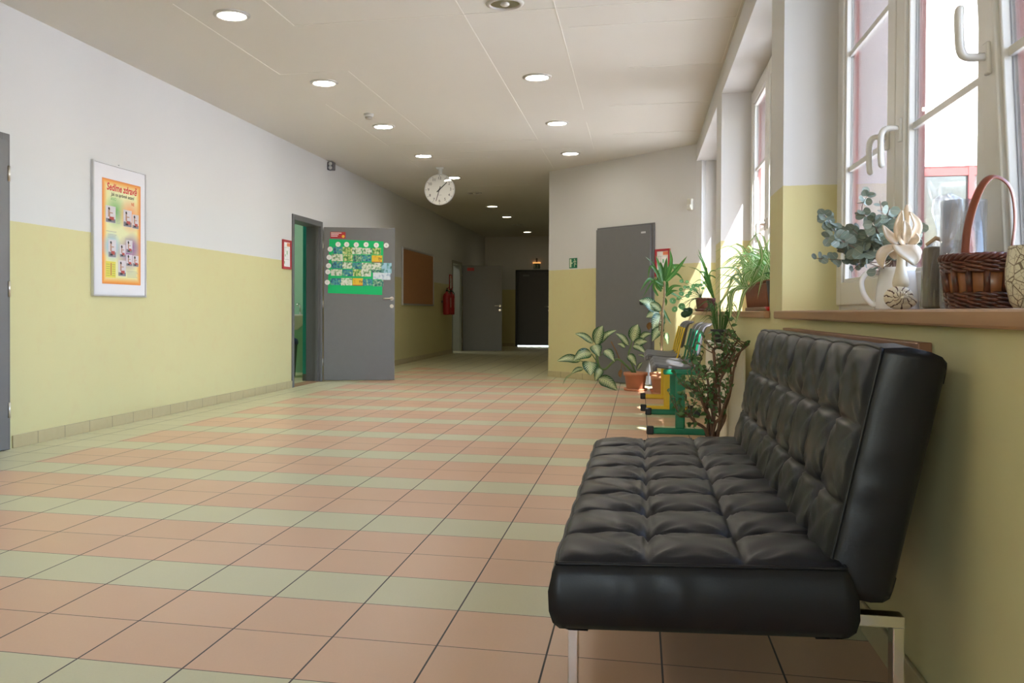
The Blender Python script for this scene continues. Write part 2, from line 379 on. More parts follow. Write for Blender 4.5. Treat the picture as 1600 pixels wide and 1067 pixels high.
# ------------------------------------------------------------------ windows
MRED = mk('red_paint', (.20, .04, .04), .4, var=.08)
def sash(win, y0, y1, z0, z1, handle=None, tilt=0):
    """one casement: y0 < y1; handle = (y, z, dirz)"""
    st = .102; x0, x1 = XG-.012, XG+.042
    def TF(mb):
        if tilt:
            def f(p, a=tilt):
                d = Vector((p[0]-XG, 0, p[2]-z0)); return Vector((XG + d.x*cos(a) - d.z*sin(a), p[1], z0 + d.x*sin(a) + d.z*cos(a)))
            mb.fr = f
        return mb
    m = TF(MB())
    for a, b in (((x0, y0, z0), (x1, y0+st, z1)), ((x0, y1-st, z0), (x1, y1, z1)), ((x0, y0+st, z0), (x1, y1-st, z0+st)), ((x0, y0+st, z1-st), (x1, y1-st, z1))):
        m.rbox(a, b, .006)
    g = .014
    for a, b in (((x0+.012, y0+st, z0+st), (x1-.02, y0+st+g, z1-st)), ((x0+.012, y1-st-g, z0+st), (x1-.02, y1-st, z1-st)), ((x0+.012, y0+st, z0+st), (x1-.02, y1-st, z0+st+g)), ((x0+.012, y0+st, z1-st-g), (x1-.02, y1-st, z1-st))):
        m.rbox(a, b, .004)
    so = m.build('sash', MPVC, win)
    m = TF(MB())
    for zz in (1.545, 2.05): m.box((XG+.014, y0+st, zz-.011), (XG+.026, y1-st, zz+.011))
    m.build('muntin', MPVC, so)
    m = TF(MB())
    e = .022
    for a, b in (((y0+st-.01, z0+st-.01), (y0+st+e, z1-st+.01)), ((y1-st-e, z0+st-.01), (y1-st+.01, z1-st+.01)), ((y0+st+e, z0+st-.01), (y1-st-e, z0+st+.0)), ((y0+st+e, z1-st), (y1-st-e, z1-st+.01))):
        m.box((x1-.012, a[0], a[1]), (x1+.008, b[0], b[1]))
    m.build('outer_bead', MRED, so, label='red outer bead of the sash')
    m = TF(MB()); m.box((XG+.018, y0+st, z0+st), (XG+.022, y1-st, z1-st)); m.build('pane', MGLASS, so)
    if handle:
        hy, hz, dz = handle; m = TF(MB())
        m.rbox((x0-.010, hy-.016, hz-.045), (x0+.002, hy+.016, hz+.035), .005)
        pts = curve([(x0-.004, hy, hz), (x0-.045, hy, hz+.002), (x0-.062, hy-.0, hz+.018*dz), (x0-.064, hy, hz+.07*dz), (x0-.062, hy, hz+.115*dz), (x0-.056, hy, hz+.13*dz)], 16)
        m.tube(pts, [(.011, .010)]*5+[(.010, .011)]*9+[(.009, .009), (.006, .006)], 10)
        m.build('handle', MPVC, so)
    return so
def window(name, a, b, cuts, handles, tilts, label):
    win = sroot(name, (XG, (a+b)/2, .925), label)
    z0, z1 = .927, ZW-.002; x0, x1 = XG+.004, XG+.045
    m = MB(); f = .045
    for p, q in (((x0, a+.001, z0), (x1, a+f, z1)), ((x0, b-f, z0), (x1, b-.001, z1)), ((x0, a+f, z0), (x1, b-f, z0+.045)), ((x0, a+f, z1-f), (x1, b-f, z1))): m.rbox(p, q, .004)
    for cy in cuts[1:-1]: m.rbox((x0+.012, cy-.03, z0+.045), (x1, cy+.03, z1-f), .004)
    m.m = 1
    for p, q in (((x1, a+.001, z0), (x1+.01, a+f, z1)), ((x1, b-f, z0), (x1+.01, b-.001, z1)), ((x1, a+f, z0), (x1+.01, b-f, z0+.045)), ((x1, a+f, z1-f), (x1+.01, b-f, z1))): m.box(p, q)
    for cy in cuts[1:-1]: m.box((x1, cy-.03, z0+.045), (x1+.01, cy+.03, z1-f))
    m.build('frame', [MPVC, MRED], win)
    for i in range(len(cuts)-1):
        sash(win, cuts[i]+(.022 if i == 0 else .004), cuts[i+1]-(.022 if i == len(cuts)-2 else .004), z0+.022, z1-.022, handles[i], tilts[i])
    return win
window('window_1', 1.53, 4.42, (1.53, 2.545, 3.445, 4.42), ((2.475, 1.55, 1), (3.365, 1.545, -1), (3.525, 1.545, -1)), (radians(3.0), 0, 0), 'white window with three sashes, one tilted inwards')
window('window_2', 4.83, 7.72, (4.83, 5.75, 6.75, 7.72), (None, (6.70, 1.545, -1), (6.80, 1.545, -1)), (0, 0, 0), 'white window behind the spider plant')
window('window_3', 8.20, 11.10, (8.20, 9.15, 10.12, 11.10), (None, (10.07, 1.545, -1), (10.17, 1.545, -1)), (0, 0, 0), 'white window behind the coin-leaf plant')
window('window_4', -2.6, -.15, (-2.6, -1.78, -.97, -.15), (None, None, None), (0, 0, 0), None)
w5 = sroot('window_5', ((RW[0]+RW[1])/2, -6.2, RW[2])); m = MB()
for i in range(4): x = RW[0]+(RW[1]-RW[0]-.06)*i/3; m.box((x, -6.22, RW[2]), (x+.06, -6.15, RW[3]))
for z in (RW[2], RW[3]-.06): m.box((RW[0], -6.215, z), (RW[1], -6.155, z+.06))
m.build('frame', MPVC, w5); MB().box((RW[0], -6.19, RW[2]), (RW[1], -6.186, RW[3])).build('pane', MGLASS, w5)
# ------------------------------------------------------------------ outside
MPLAS = mk('facade_plaster', (.82, .80, .77), .8, var=.04, scale=6, bmp=.3, bscale=120)
MGROUND = mk('courtyard_paving', (.56, .55, .53), .85, var=.12, scale=3)
struct(MB().box((XO, -30, -.5), (40, 60, -.28)).build('ground', MGROUND), 'paved courtyard outside the windows')
struct(MB().box((-9, 25.0, -.05), (3, 32, -.01)).build('ground_porch', mk('porch_paving', (.7, .7, .7), .8)))
bl = sroot('exterior_wing', (4, 13.4, -.28), 'white wing across the courtyard with a red window')
m = MB(); wx0, wx1, wz0, wz1 = 2.3, 4.45, .6, 2.84
m.box((1.19, 13, -.28), (wx0, 13.6, 5.0)); m.box((wx1, 13, -.28), (9, 13.6, 5.0)); m.box((wx0, 13, wz1), (wx1, 13.6, 5.0)); m.box((wx0, 13, -.28), (wx1, 13.6, wz0))
m.build('wall', MPLAS, bl)
m = MB()
for p, q in (((wx0, 13.02, wz0), (wx0+.1, 13.12, wz1)), ((wx1-.1, 13.02, wz0), (wx1, 13.12, wz1)), ((wx0, 13.02, wz1-.12), (wx1, 13.12, wz1)), ((wx0, 13.02, wz0), (wx1, 13.12, wz0+.1)), ((4.17, 13.01, wz0), (4.24, 13.12, wz1)), ((3.1, 13.01, wz0), (3.2, 13.12, wz1))): m.box(p, q)
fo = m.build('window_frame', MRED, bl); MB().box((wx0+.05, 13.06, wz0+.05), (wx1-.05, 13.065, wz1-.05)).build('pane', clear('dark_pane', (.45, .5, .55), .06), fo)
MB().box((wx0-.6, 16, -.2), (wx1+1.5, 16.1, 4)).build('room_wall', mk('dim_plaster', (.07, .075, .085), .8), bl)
MB().lathe([(.001, 0), (.15, .0), (.16, .03), (.02, .05)], (4.20, 13.7, 2.68), 20).build('ceiling_lamp', glow('lamp_glow', (1, .93, .7), 2.2), bl)
MB().box((1.19, 12.9, 5.0), (9.2, 13.9, 5.12)).build('roof_edge', mk('zinc', (.45, .55, .62), .4), bl)
o = MB().box((1.6, -5, -.28), (4.99, -3.4, 12.5)).build('exterior_shade_block', MPLAS); struct(o, 'tall plastered block added out of view to shade the near window')  # unseen block, added and sized to keep sun off the near window
o = MB().box((13, -20, -.28), (14, 30, 3.2)).build('exterior_block', MPLAS); struct(o, 'long unseen plastered wall across the courtyard, kept low for sky light')  # unseen; lowered so that more sky light reaches the windows
# ------------------------------------------------------------------ rooms behind the side doors
MMINT = mk('mint_paint', (.32, .56, .40), .6, var=.03); MTEAL = mk('teal_paint', (.03, .40, .36), .5, var=.03)
m = MB(); m.box((-9, 12.75, 0), (XL-TW, 12.95, ZC)); m.box((-9, 8.6, 0), (XL-TW, 8.8, ZC)); m.box((-7.2, 8.8, 0), (-7.0, 12.75, ZC)); m.box((XL-TW-.004, 8.8, 0), (XL-TW, D2[0]-.04, ZC))
struct(m.build('wall_washroom', MMINT), 'mint green washroom wall')
struct(MB().box((-4.315, 11.235, .09), (XL-TW-.002, 11.30, ZC)).build('partition_washroom', MTEAL), 'teal painted wall end inside the doorway')
struct(MB().box((-4.315, 11.23, 0), (XL-TW-.002, 11.305, .09)).build('trim_4', MDOOR))
m = MB(); m.box((-7, 18.6, 0), (XL-TW, 18.7, ZC)); m.box((-7, 21.8, 0), (XL-TW, 21.9, ZC)); m.box((-7.1, 18.6, 0), (-7, 21.9, ZC)); struct(m.build('wall_classroom', mk('pale_paint', (.6, .62, .56), .6)), 'pale wall of the far side room')
for nm, loc, e, col in (('washroom_fill_light', (-5.6, 11.4, 2.75), 9, (1, .97, .9)), ('classroom_fill_light', (-5.2, 20.2, 2.75), 5, (1, .98, .92))):  # unseen fill lights added to brighten the two side rooms
    l = bpy.data.lights.new(nm, 'AREA'); l.energy = e; l.size = .5; l.color = col; o = bpy.data.objects.new(nm, l); o.location = loc; COL.objects.link(o)
# ------------------------------------------------------------------ doors
def handle(mb, fr, s, z, d=-1, side=-1):
    """lever handle; d = lever direction along s, side = outwards"""
    mb.fr = fr
    mb.tube([(s, 0, z), (s, side*.010, z)], .026, 20); mb.tube(curve([(s, side*.008, z), (s, side*.045, z), (s+d*.02, side*.055, z), (s+d*.12, side*.052, z)], 9), .0095, 10)
    mb.tube([(s, 0, z-.10), (s, side*.010, z-.10)], .025, 20); mb.tube([(s, side*.010, z-.10), (s, side*.016, z-.10)], .010, 12)
    return mb
def hinges(mb, fr, s, zs, side=-1):
    mb.fr = fr
    for z in zs: mb.tube([(s, side*.012, z-.05), (s, side*.012, z+.05)], .010, 10)
    return mb
# door 1: closed, at the photograph's edge
d = sroot('door_1', (XL, 4.7, 0), 'grey closed door at the near end of the poster wall')
F1 = Fr((XL, 4.20, 0), (0, 1, 0), (-1, 0, 0))
m = MB(F1); m.rbox((-.0, -.022, 0), (.05, .0, 2.06), .004); m.rbox((.95, -.022, 0), (1.01, 0, 2.06), .004); m.rbox((.05, -.022, 2.0), (.95, 0, 2.06), .004); m.build('frame', MFRAME, d)
m = MB(F1); m.rbox((.045, -.040, .008), (.965, -.024, 2.01), .003); m.build('leaf', MDOOR, d)
hinges(MB(), F1, .985, (.26, 1.05, 1.80), -2.6).build('hinge', MSTEEL, d)
# door 2: open, with the green poster
def opening(root, y0, y1, zt, mat):
    m = MB(); x0, x1 = XL-TW-.012, XL+.014
    m.rbox((x0, y0, 0), (x1, y0+.035, zt), .004); m.rbox((x0, y1-.035, 0), (x1, y1, zt), .004); m.box((x0, y0+.035, zt-.035), (x1, y1-.035, zt))
    m.rbox((XL, y0-.03, 0), (x1, y0+.002, zt+.03), .004); m.rbox((XL, y1-.002, 0), (x1, y1+.03, zt+.03), .004); m.rbox((XL, y0-.03, zt-.002), (x1, y1+.03, zt+.03), .004)
    m.box((XL-.06, y1-.055, 0), (XL-.02, y1-.03, zt))
    return m.build('frame', mat, root)
d = sroot('door_2', (XL, 10.7, 0), 'grey door standing open with a green poster on it')
opening(d, D2[0], D2[1], 2.04, MFRAME)
MB().rbox((XL-TW, D2[0]+.035, 0), (XL, D2[1]-.035, .006), .002).build('threshold', MSILL, d)
LV = Vector((.888, .299, 0)).normalized(); LN = Vector((.299, -.888, 0)).normalized()   # along the leaf, towards the camera
LO = Vector((-4.022, 11.222, 0)); F2 = Fr(LO, LV, -LN)
lf = MB(F2).rbox((0, 0, .012), (.925, .04, 2.005), .003).build('leaf', MDOOR, d)
handle(MB(), F2, .885, 1.082).build('handle', MSTEEL, lf)
hinges(MB(), F2, -.012, (.25, 1.0, 1.78), 0).build('hinge', MSTEEL, d)
# door 3: open, in the corridor
d = sroot('door_3', (XL, 20.1, 0), 'grey door standing open in the dark corridor')
opening(d, D3[0], D3[1], 2.02, mk('frame_pale', (.33, .34, .30), .45))
F3 = Fr((-4.02, 20.70, 0), Vector((.985, .12, 0)).normalized(), Vector((-.12, .985, 0)).normalized())
lf = MB(F3).rbox((0, 0, .012), (.91, .04, 1.985), .003).build('leaf', MDOOR, d); handle(MB(), F3, .86, 1.05).build('handle', MSTEEL, lf)
hinges(MB(), F3, -.012, (.25, 1.0, 1.75), 0).build('hinge', MSTEEL, d)
# door 4: dark double door at the far end, daylight under it
d = sroot('door_4', (-2.7, 23.9, 0), 'black door closing the far end of the corridor')
m = MB(); m.rbox((-3.22, 23.87, 0), (-3.16, 23.96, 2.0), .004); m.rbox((-2.25, 23.87, 0), (-2.18, 23.96, 2.0), .004); m.rbox((-3.22, 23.87, 1.96), (-2.18, 23.96, 2.02), .004); m.build('frame', MBLACK, d)
lf = MB().rbox((-3.16, 23.90, .030), (-2.25, 23.945, 1.96), .003).build('leaf', MDARKDOOR, d)
F4 = Fr((-3.16, 23.90, 0), (1, 0, 0), (0, 1, 0)); handle(MB(), F4, .83, 1.05).build('handle', MSTEEL, lf)
MB().rbox((-3.02, 23.893, 1.855), (-2.86, 23.90, 1.895), .002).build('door_plate', MFRAME, lf)
# door 5: in the slanting wall
d = sroot('door_5', tuple(DFR((1.49, 0, 0))), 'grey closed door in the slanting end wall')
m = MB(DFR); m.box((.98, -.010, 0), (1.005, 0, 2.025)); m.rbox((1.945, -.022, 0), (1.985, 0, 2.025), .003); m.box((1.005, -.010, 1.998), (1.945, 0, 2.025)); m.build('frame', MFRAME, d)
lf = MB(DFR).rbox((1.0, -.050, .012), (1.948, -.012, 1.998), .003).build('leaf', MDOOR, d)
m = MB(DFR); m.tube([(1.855, -.05, 1.03), (1.855, -.075, 1.03)], .012, 12); m.tube([(1.855, -.075, 1.03), (1.855, -.105, 1.03)], [.026, .026], 20); m.build('knob', MBLACK, lf, label='black door knob')
MB(DFR).rbox((1.80, -.053, 1.90), (1.875, -.05, 1.922), .001).build('door_plate', MALU, lf)
hinges(MB(), DFR, 1.0, (.3, 1.05, 1.75), -3).build('hinge', MSTEEL, d)
# ------------------------------------------------------------------ light
sun = bpy.data.lights.new('sun', 'SUN'); sun.energy = 22.0; sun.angle = radians(.53); sun.color = (1, .99, .97)
so = bpy.data.objects.new('sun', sun); COL.objects.link(so); so.location = (10, -15, 20)
so.rotation_euler = Vector((-1, 2.1, -2.2)).to_track_quat('-Z', 'Y').to_euler()
wd = bpy.data.worlds.new('sky'); SC.world = wd; wd.use_nodes = True; nt = wd.node_tree; bg = nt.nodes['Background']
sk = N(nt, 'ShaderNodeTexSky'); sk.sky_type = 'NISHITA'; sk.sun_disc = False; sk.sun_elevation = radians(43); sk.sun_rotation = radians(155); sk.air_density = 1.2; sk.dust_density = 1.2
hs = N(nt, 'ShaderNodeHueSaturation'); hs.inputs['Saturation'].default_value = 1.0; L(nt, sk.outputs[0], hs.inputs['Color']); L(nt, hs.outputs[0], bg.inputs[0])
bg.inputs[1].default_value = .90
for a, b in NICHE:
    l = bpy.data.lights.new('window_portal', 'AREA'); l.shape = 'RECTANGLE'; l.size = ZW-.93; l.size_y = b-a-.02; l.cycles.is_portal = True
    o = bpy.data.objects.new('window_portal', l); COL.objects.link(o); o.location = (1.10, (a+b)/2, (.93+ZW)/2); o.rotation_euler = Vector((-1, 0, 0)).to_track_quat('-Z', 'Y').to_euler()
l = bpy.data.lights.new('window_portal', 'AREA'); l.shape = 'RECTANGLE'; l.size = RW[1]-RW[0]; l.size_y = RW[3]-RW[2]; l.cycles.is_portal = True
o = bpy.data.objects.new('window_portal', l); COL.objects.link(o); o.location = ((RW[0]+RW[1])/2, -6.28, (RW[2]+RW[3])/2); o.rotation_euler = Vector((0, 1, 0)).to_track_quat('-Z', 'Z').to_euler()
SC.view_settings.view_transform = 'Standard'; SC.view_settings.look = 'None'; SC.view_settings.gamma = 1; SC.view_settings.exposure = 1.46; SC.view_settings.use_curve_mapping = False
cy = SC.cycles; cy.max_bounces = 14; cy.diffuse_bounces = 8; cy.glossy_bounces = 5; cy.transmission_bounces = 6; cy.transparent_max_bounces = 24; cy.caustics_reflective = False; cy.caustics_refractive = False; cy.sample_clamp_indirect = 8; cy.use_denoising = True
# ================================================================== THINGS
MWHITEP = mk('white_paper', (.82, .82, .82), .6, var=.02)
MREDF = mk('red_frame', (.42, .02, .035), .4); MGREENP = mk('green_paper', (.0, .50, .155), .7, var=.04)
MINK = mk('dark_ink', (.02, .02, .025), .6); MINKG = mk('grey_ink', (.35, .36, .38), .7)
# ---- framed health poster
FP = Fr((XL+.001, 6.136, 1.022), (0, .752, 0), (0, 0, 1.03), (1, 0, 0))      # unit picture frame: (across, up, out)
p = thing('framed_poster', 'orange edged sitting-posture poster in a thin silver frame on the pale wall', 'poster', tuple(FP((.5, 0, 0))))
m = MB(FP); fw_, fh_ = .016, .012
for a, b in (((0, 0, 0), (fw_, 1, .022)), ((1-fw_, 0, 0), (1, 1, .022)), ((fw_, 0, 0), (1-fw_, fh_, .022)), ((fw_, 1-fh_, 0), (1-fw_, 1, .022))): m.box(a, b)
m.box((.475, 1, .004), (.505, 1.012, .016)); m.build('frame', MALU, p)
MB(FP).box((fw_, fh_, .0), (1-fw_, 1-fh_, .012)).build('mount', mk('pale_mount', (.72, .72, .78), .5, var=.01), p)
def postermat():
    m, nt, b = nodes('poster_print'); tc = N(nt, 'ShaderNodeTexCoord'); s = N(nt, 'ShaderNodeSeparateXYZ'); L(nt, tc.outputs['UV'], s.inputs[0])
    x, y = s.outputs[0], s.outputs[1]
    ex = val(nt, 'MINIMUM', x, val(nt, 'SUBTRACT', 1.0, x)); ey = val(nt, 'MULTIPLY', val(nt, 'MINIMUM', y, val(nt, 'SUBTRACT', 1.0, y)), 1.75)
    c = ramp(nt, val(nt, 'MULTIPLY', val(nt, 'MINIMUM', ex, ey), 5.0), [(0, (.72, .20, .03)), (.2, (.80, .36, .08)), (.6, (.75, .72, .36)), (1, (.72, .73, .44))])
    def blob(cx, cy, r, col, c):
        dx = val(nt, 'SUBTRACT', x, cx); dy = val(nt, 'MULTIPLY', val(nt, 'SUBTRACT', y, cy), 1.75)
        dd = val(nt, 'SQRT', val(nt, 'ADD', val(nt, 'MULTIPLY', dx, dx), val(nt, 'MULTIPLY', dy, dy)))
        return mixc(nt, val(nt, 'SUBTRACT', 1.0, val(nt, 'DIVIDE', dd, r), True), c, col)
    for a in ((.33, .70, .30, (.10, .42, .10)), (.72, .68, .32, (.85, .22, .05)), (.24, .36, .26, (.10, .42, .80)), (.66, .30, .34, (.26, .08, .30)), (.78, .38, .26, (.26, .08, .30))): c = blob(*a, c)
    L(nt, c, b.inputs['Base Color']); b.inputs['Roughness'].default_value = .45; return m
PX0, PX1, PY0, PY1 = .165, .895, .095, .885
FPP = Fr(FP((PX0, PY0, .0125)), FP.y*0+FP.x*(PX1-PX0), FP.y*(PY1-PY0), Vector((1, 0, 0)))
pr = MB(FPP).quad((0, 0, .0005), (1, 0, .0005), (1, 1, .0005), (0, 1, .0005)).build('print', postermat(), p)
FT = Fr(FPP.o, Vector((0, 1, 0)), Vector((0, 0, 1)), Vector((1, 0, 0))); PWD, PHT = .549, .814
MREDI = mk('red_ink', (.62, .03, .04), .6)
def ft(x, y, o=.0012): return Fr(FT((x*PWD, y*PHT, o)), FT.x, FT.y, FT.z)
m = MB(); text(m, 'Sed\u00edme zdrav\u011b', ft(.5, .925), .078, bold=.0022, shear=.18, sx=.92); m.build('title', MREDI, pr)
m = MB(); text(m, 'Jak na spr\u00e1vn\u00e9 sezen\u00ed', ft(.52, .862), .038, bold=.0005, shear=.15); m.build('subtitle', MINK, pr)
m = MB(); text(m, 'ANO', ft(.28, .815), .034); m.build('heading', mk('green_ink', (.12, .45, .15), .6), pr)
m = MB(); text(m, 'NE', ft(.78, .80), .034, bold=.001); m.build('heading', mk('red_orange_ink', (.72, .14, .06), .6), pr)
MPHOTO = mk('photo_sky', (.62, .58, .64), .4, var=.12, scale=12); MPHF = mk('photo_floor', (.20, .20, .24), .5, var=.3, scale=30); MRD = mk('photo_red', (.42, .07, .06), .5); MSKINP = mk('photo_skin', (.42, .25, .18), .6)
def photo(x0, y0, x1, y1, k):
    m = MB(FT); X = lambda a: (x0+(x1-x0)*a)*PWD; Y = lambda a: (y0+(y1-y0)*a)*PHT
    m.box((X(0), Y(0), .0006), (X(1), Y(1), .0014)); m.m = 1; m.box((X(.03), Y(.02), .0014), (X(.97), Y(.24+.06*(k % 2)), .0018))
    m.m = 2; m.box((X(.42), Y(.16), .0018), (X(.82), Y(.36), .0022)); m.box((X(.36), Y(.1), .0018), (X(.42), Y(.62), .0022)) 
    m.m = 3; m.box((X(.24), Y(.34), .002), (X(.40), Y(.74), .0024)); m.disc((X(.34), Y(.80), .0026), (1, 0, 0), (0, 1, 0), .012, 12); m.box((X(.36), Y(.56), .002), (X(.70), Y(.62), .0024))
    m.m = 4; m.disc((X(.31), Y(.83), .0028), (1, 0, 0), (0, 1, 0), .011, 12); m.box((X(.24), Y(.1), .0018), (X(.55), Y(.2), .0026))
    m.build('photo', [MPHOTO, MPHF, MRD, MSKINP, MINK], pr)
for k, q in enumerate(((.085, .585, .335, .745), (.535, .57, .755, .735), (.77, .565, .945, .705), (.15, .255, .345, .425), (.44, .265, .59, .39), (.61, .315, .775, .44), (.61, .185, .77, .30), (.785, .185, .94, .295), (.40, .08, .60, .235))): photo(*q, k)
m = MB(FT); m.box((.085*PWD, .06*PHT, .0006), (.335*PWD, .215*PHT, .0012)); m.m = 1; m.box((.21*PWD, .08*PHT, .0012), (.228*PWD, .2*PHT, .0016))
m.m = 2
for i in range(6): m.box((.10*PWD, (.078+.021*i)*PHT, .0012), (.19*PWD, (.083+.021*i)*PHT, .0015)); m.box((.245*PWD, (.078+.021*i)*PHT, .0012), (.32*PWD, (.083+.021*i)*PHT, .0015))
m.build('text_panel', [mk('yellow_print', (.70, .62, .10), .6), MRD, mk('olive_ink', (.33, .36, .08), .6)], pr)
for (x, y, w, n) in ((.36, .70, .11, 9), (.14, .47, .24, 3), (.63, .13, .3, 5), (.8, .40, .12, 4), (.58, .455, .2, 2), (.10, .50, .30, 1)):
    m = MB(FT)
    for i in range(n): m.box((x*PWD, (y-.014*i)*PHT, .0006), ((x+w*random.uniform(.8, 1))*PWD, (y+.004-.014*i)*PHT, .0010))
    m.build('small_print', MINKG, pr)
# ---- red framed evacuation plans
def plan(fr, label, grp='red framed notices on the walls', w=.26, h=.34):
    p = thing('framed_notice', label, 'notice', tuple(fr((w/2, 0, 0))), grp); m = MB(fr); b = .028
    for a, q in (((0, 0, 0), (b, h, .018)), ((w-b, 0, 0), (w, h, .018)), ((b, 0, 0), (w-b, b, .018)), ((b, h-b, 0), (w-b, h, .018))): m.rbox(a, q, .003)
    m.build('frame', MREDF, p); pg = MB(fr).box((b, b, 0), (w-b, h-b, .008)).build('sheet', MWHITEP, p)
    m = MB(fr); m.box((w*.52, h-.075, .008), (w-b-.004, h-.034, .0088)); m.m = 1
    m.box((w*.5, .17, .008), (w*.58, .215, .0088)); m.box((w*.3, .145, .008), (w*.36, .17, .0088)); m.box((w*.2, .06, .008), (w*.26, .09, .0088))
    m.m = 2
    for x0, y0, x1, y1 in ((.2, .11, .8, .113), (.2, .25, .8, .253), (.2, .11, .212, .25), (.54, .11, .552, .17), (.79, .11, .802, .25), (.37, .2, .382, .25)): m.box((w*x0, y0, .008), (w*x1, y1, .0087))
    m.build('floor_plan', [mk('orange_print', (.75, .24, .12), .5), mk('green_print', (.10, .42, .16), .5), MINKG], pg); return p
plan(Fr((XL+.001, 9.868, 1.403), (0, 1, 0), (0, 0, 1), (1, 0, 0)), 'red framed notice on the pale wall just before the open door with the green poster')
plan(Fr(DFR((1.998, -.001, 1.352)), DV, (0, 0, 1), DN), 'red framed notice beside the closed grey door, half behind the dracaena', w=.238)
plan(Fr((XL+.001, 19.27, 1.38), (0, 1, 0), (0, 0, 1), (1, 0, 0)), 'red framed notice above the fire extinguishers in the dark corridor', w=.26)
# ---- green poster with cards, on the open door
def leafpt(X, Y): return (.07+(X-92)/7.625*.0083, 1.85-(Y-313)/7.625*.00833)
FD = Fr(LO+LN*.0005, LV, (0, 0, 1), LN)      # (along the leaf, up, towards the hall)
gp = [leafpt(*q) for q in ((77, 955), (725, 975), (740, 333), (92, 313))]
m = MB(FD); a = [(x, y, .002) for x, y in gp]; m.quad(*a); b_ = [(x, y, 0) for x, y in gp]; m.quad(*reversed(b_))
for i in range(4): m.quad(b_[i], b_[(i+1) % 4], a[(i+1) % 4], a[i])
o = m.build('green_poster', MGREENP); tag(o, 'large bright green paper poster taped to the open grey door', 'poster')
def cardmat(name, stops, sc):
    m, nt, b = nodes(name); oi = N(nt, 'ShaderNodeObjectInfo'); tc = N(nt, 'ShaderNodeTexCoord')
    ad = N(nt, 'ShaderNodeVectorMath', operation='MULTIPLY_ADD'); L(nt, tc.outputs['UV'], ad.inputs[0]); ad.inputs[1].default_value = (1.6, 1, 1)
    cb = N(nt, 'ShaderNodeCombineXYZ'); L(nt, val(nt, 'MULTIPLY', oi.outputs['Random'], 40.0), cb.inputs[0]); L(nt, cb.outputs[0], ad.inputs[2])
    L(nt, ramp(nt, noise(nt, sc, 3, ad.outputs[0]), stops), b.inputs['Base Color']); b.inputs['Roughness'].default_value = .35; return m
CM = {'B': (cardmat('card_blue', [(.28, (.01, .04, .08)), (.42, (.02, .16, .26)), (.52, (.05, .33, .42)), (.60, (.10, .36, .16)), (.72, (.55, .66, .55))], 2.6), 'dark blue pond scene'),
      'D': (cardmat('card_pond', [(.3, (.02, .06, .05)), (.45, (.04, .22, .22)), (.55, (.16, .36, .18)), (.7, (.55, .66, .60))], 2.6), 'teal riverbank scene'),
      'G': (cardmat('card_meadow', [(.3, (.03, .07, .03)), (.42, (.12, .36, .08)), (.52, (.36, .55, .16)), (.6, (.68, .64, .30)), (.7, (.72, .74, .66))], 2.6), 'green and yellow meadow scene'),
      'W': (cardmat('card_pale', [(.28, (.03, .05, .04)), (.40, (.16, .36, .18)), (.48, (.55, .66, .50)), (.58, (.74, .76, .70)), (.8, (.78, .80, .76))], 2.8), 'pale scene with dark figures'),
      'Y': (cardmat('card_yellow', [(.25, (.55, .24, .02)), (.4, (.78, .50, .03)), (.8, (.82, .56, .05))], 2), 'plain yellow field lettered TV'),
      'S': (cardmat('card_sky', [(.3, (.05, .12, .10)), (.44, (.12, .34, .36)), (.5, (.30, .52, .66)), (.8, (.38, .60, .74))], 2.2), 'light blue sky scene'),
      'I': (cardmat('card_winter', [(.24, (.02, .03, .06)), (.32, (.32, .42, .58)), (.5, (.66, .74, .82)), (.8, (.76, .80, .84))], 2.2), 'icy white winter scene')}
ROWS = [('top', [(140,405,250,485,'B'),(250,405,365,490,'G'),(365,410,480,490,'W'),(487,415,600,490,'W'),(608,412,708,492,'G')]),
 ('second', [(120,490,255,575,'W'),(262,495,370,575,'G'),(375,500,475,580,'D'),(478,500,590,575,'B'),(598,500,725,585,'Y')]),
 ('third', [(122,580,248,660,'B'),(248,585,365,662,'W'),(368,590,480,665,'B'),(480,590,592,668,'W'),(596,590,718,670,'W'),(718,590,838,715,'S')]),
 ('fourth', [(112,672,245,747,'W'),(252,675,375,752,'B'),(375,670,470,752,'G'),(470,665,590,755,'W'),(596,670,720,710,'D')]),
 ('short lower', [(615,705,718,787,'I'),(718,710,825,793,'I')]),
 ('bottom', [(108,780,235,860,'B'),(235,775,365,862,'W'),(370,775,495,865,'Y'),(492,785,610,865,'B'),(615,795,740,872,'D')])]
ORD = ('first', 'second', 'third', 'fourth', 'fifth', 'sixth')
for ri, (rn, row) in enumerate(ROWS):
    for ci, (x0, y0, x1, y1, k) in enumerate(row):
        a, b = leafpt(x0, y1), leafpt(x1, y0); z = .0042+.0021*((ci+ri) % 3); t = random.uniform(-.012, .012)
        ex = FD.x*cos(t)+FD.y*sin(t); ey = -FD.x*sin(t)+FD.y*cos(t); w, h = b[0]-a[0], b[1]-a[1]
        fr = Fr(FD((a[0], a[1], 0)), ex*w, ey*h, LN); m = MB(fr); m.box((0, 0, z-.0016), (1, 1, z-.0002)); m.quad((0, 0, z), (1, 0, z), (1, 1, z), (0, 1, z))
        o = m.build('picture_card', CM[k][0])
        if k == 'Y':
            m2 = MB(); text(m2, 'TV', Fr(fr((.78, .50, z+.0005)), ex, ey, LN), .040, bold=.001); m2.build('lettering', MINK, o)
            m2 = MB(fr); m2.box((0, 0, z), (1, .10, z+.0004)); m2.build('red_edge', MRD, o)
        tag(o, '%s card, %s in the %s row on the green poster' % (CM[k][1], ORD[ci], rn), 'card', 'picture cards on the green door poster')
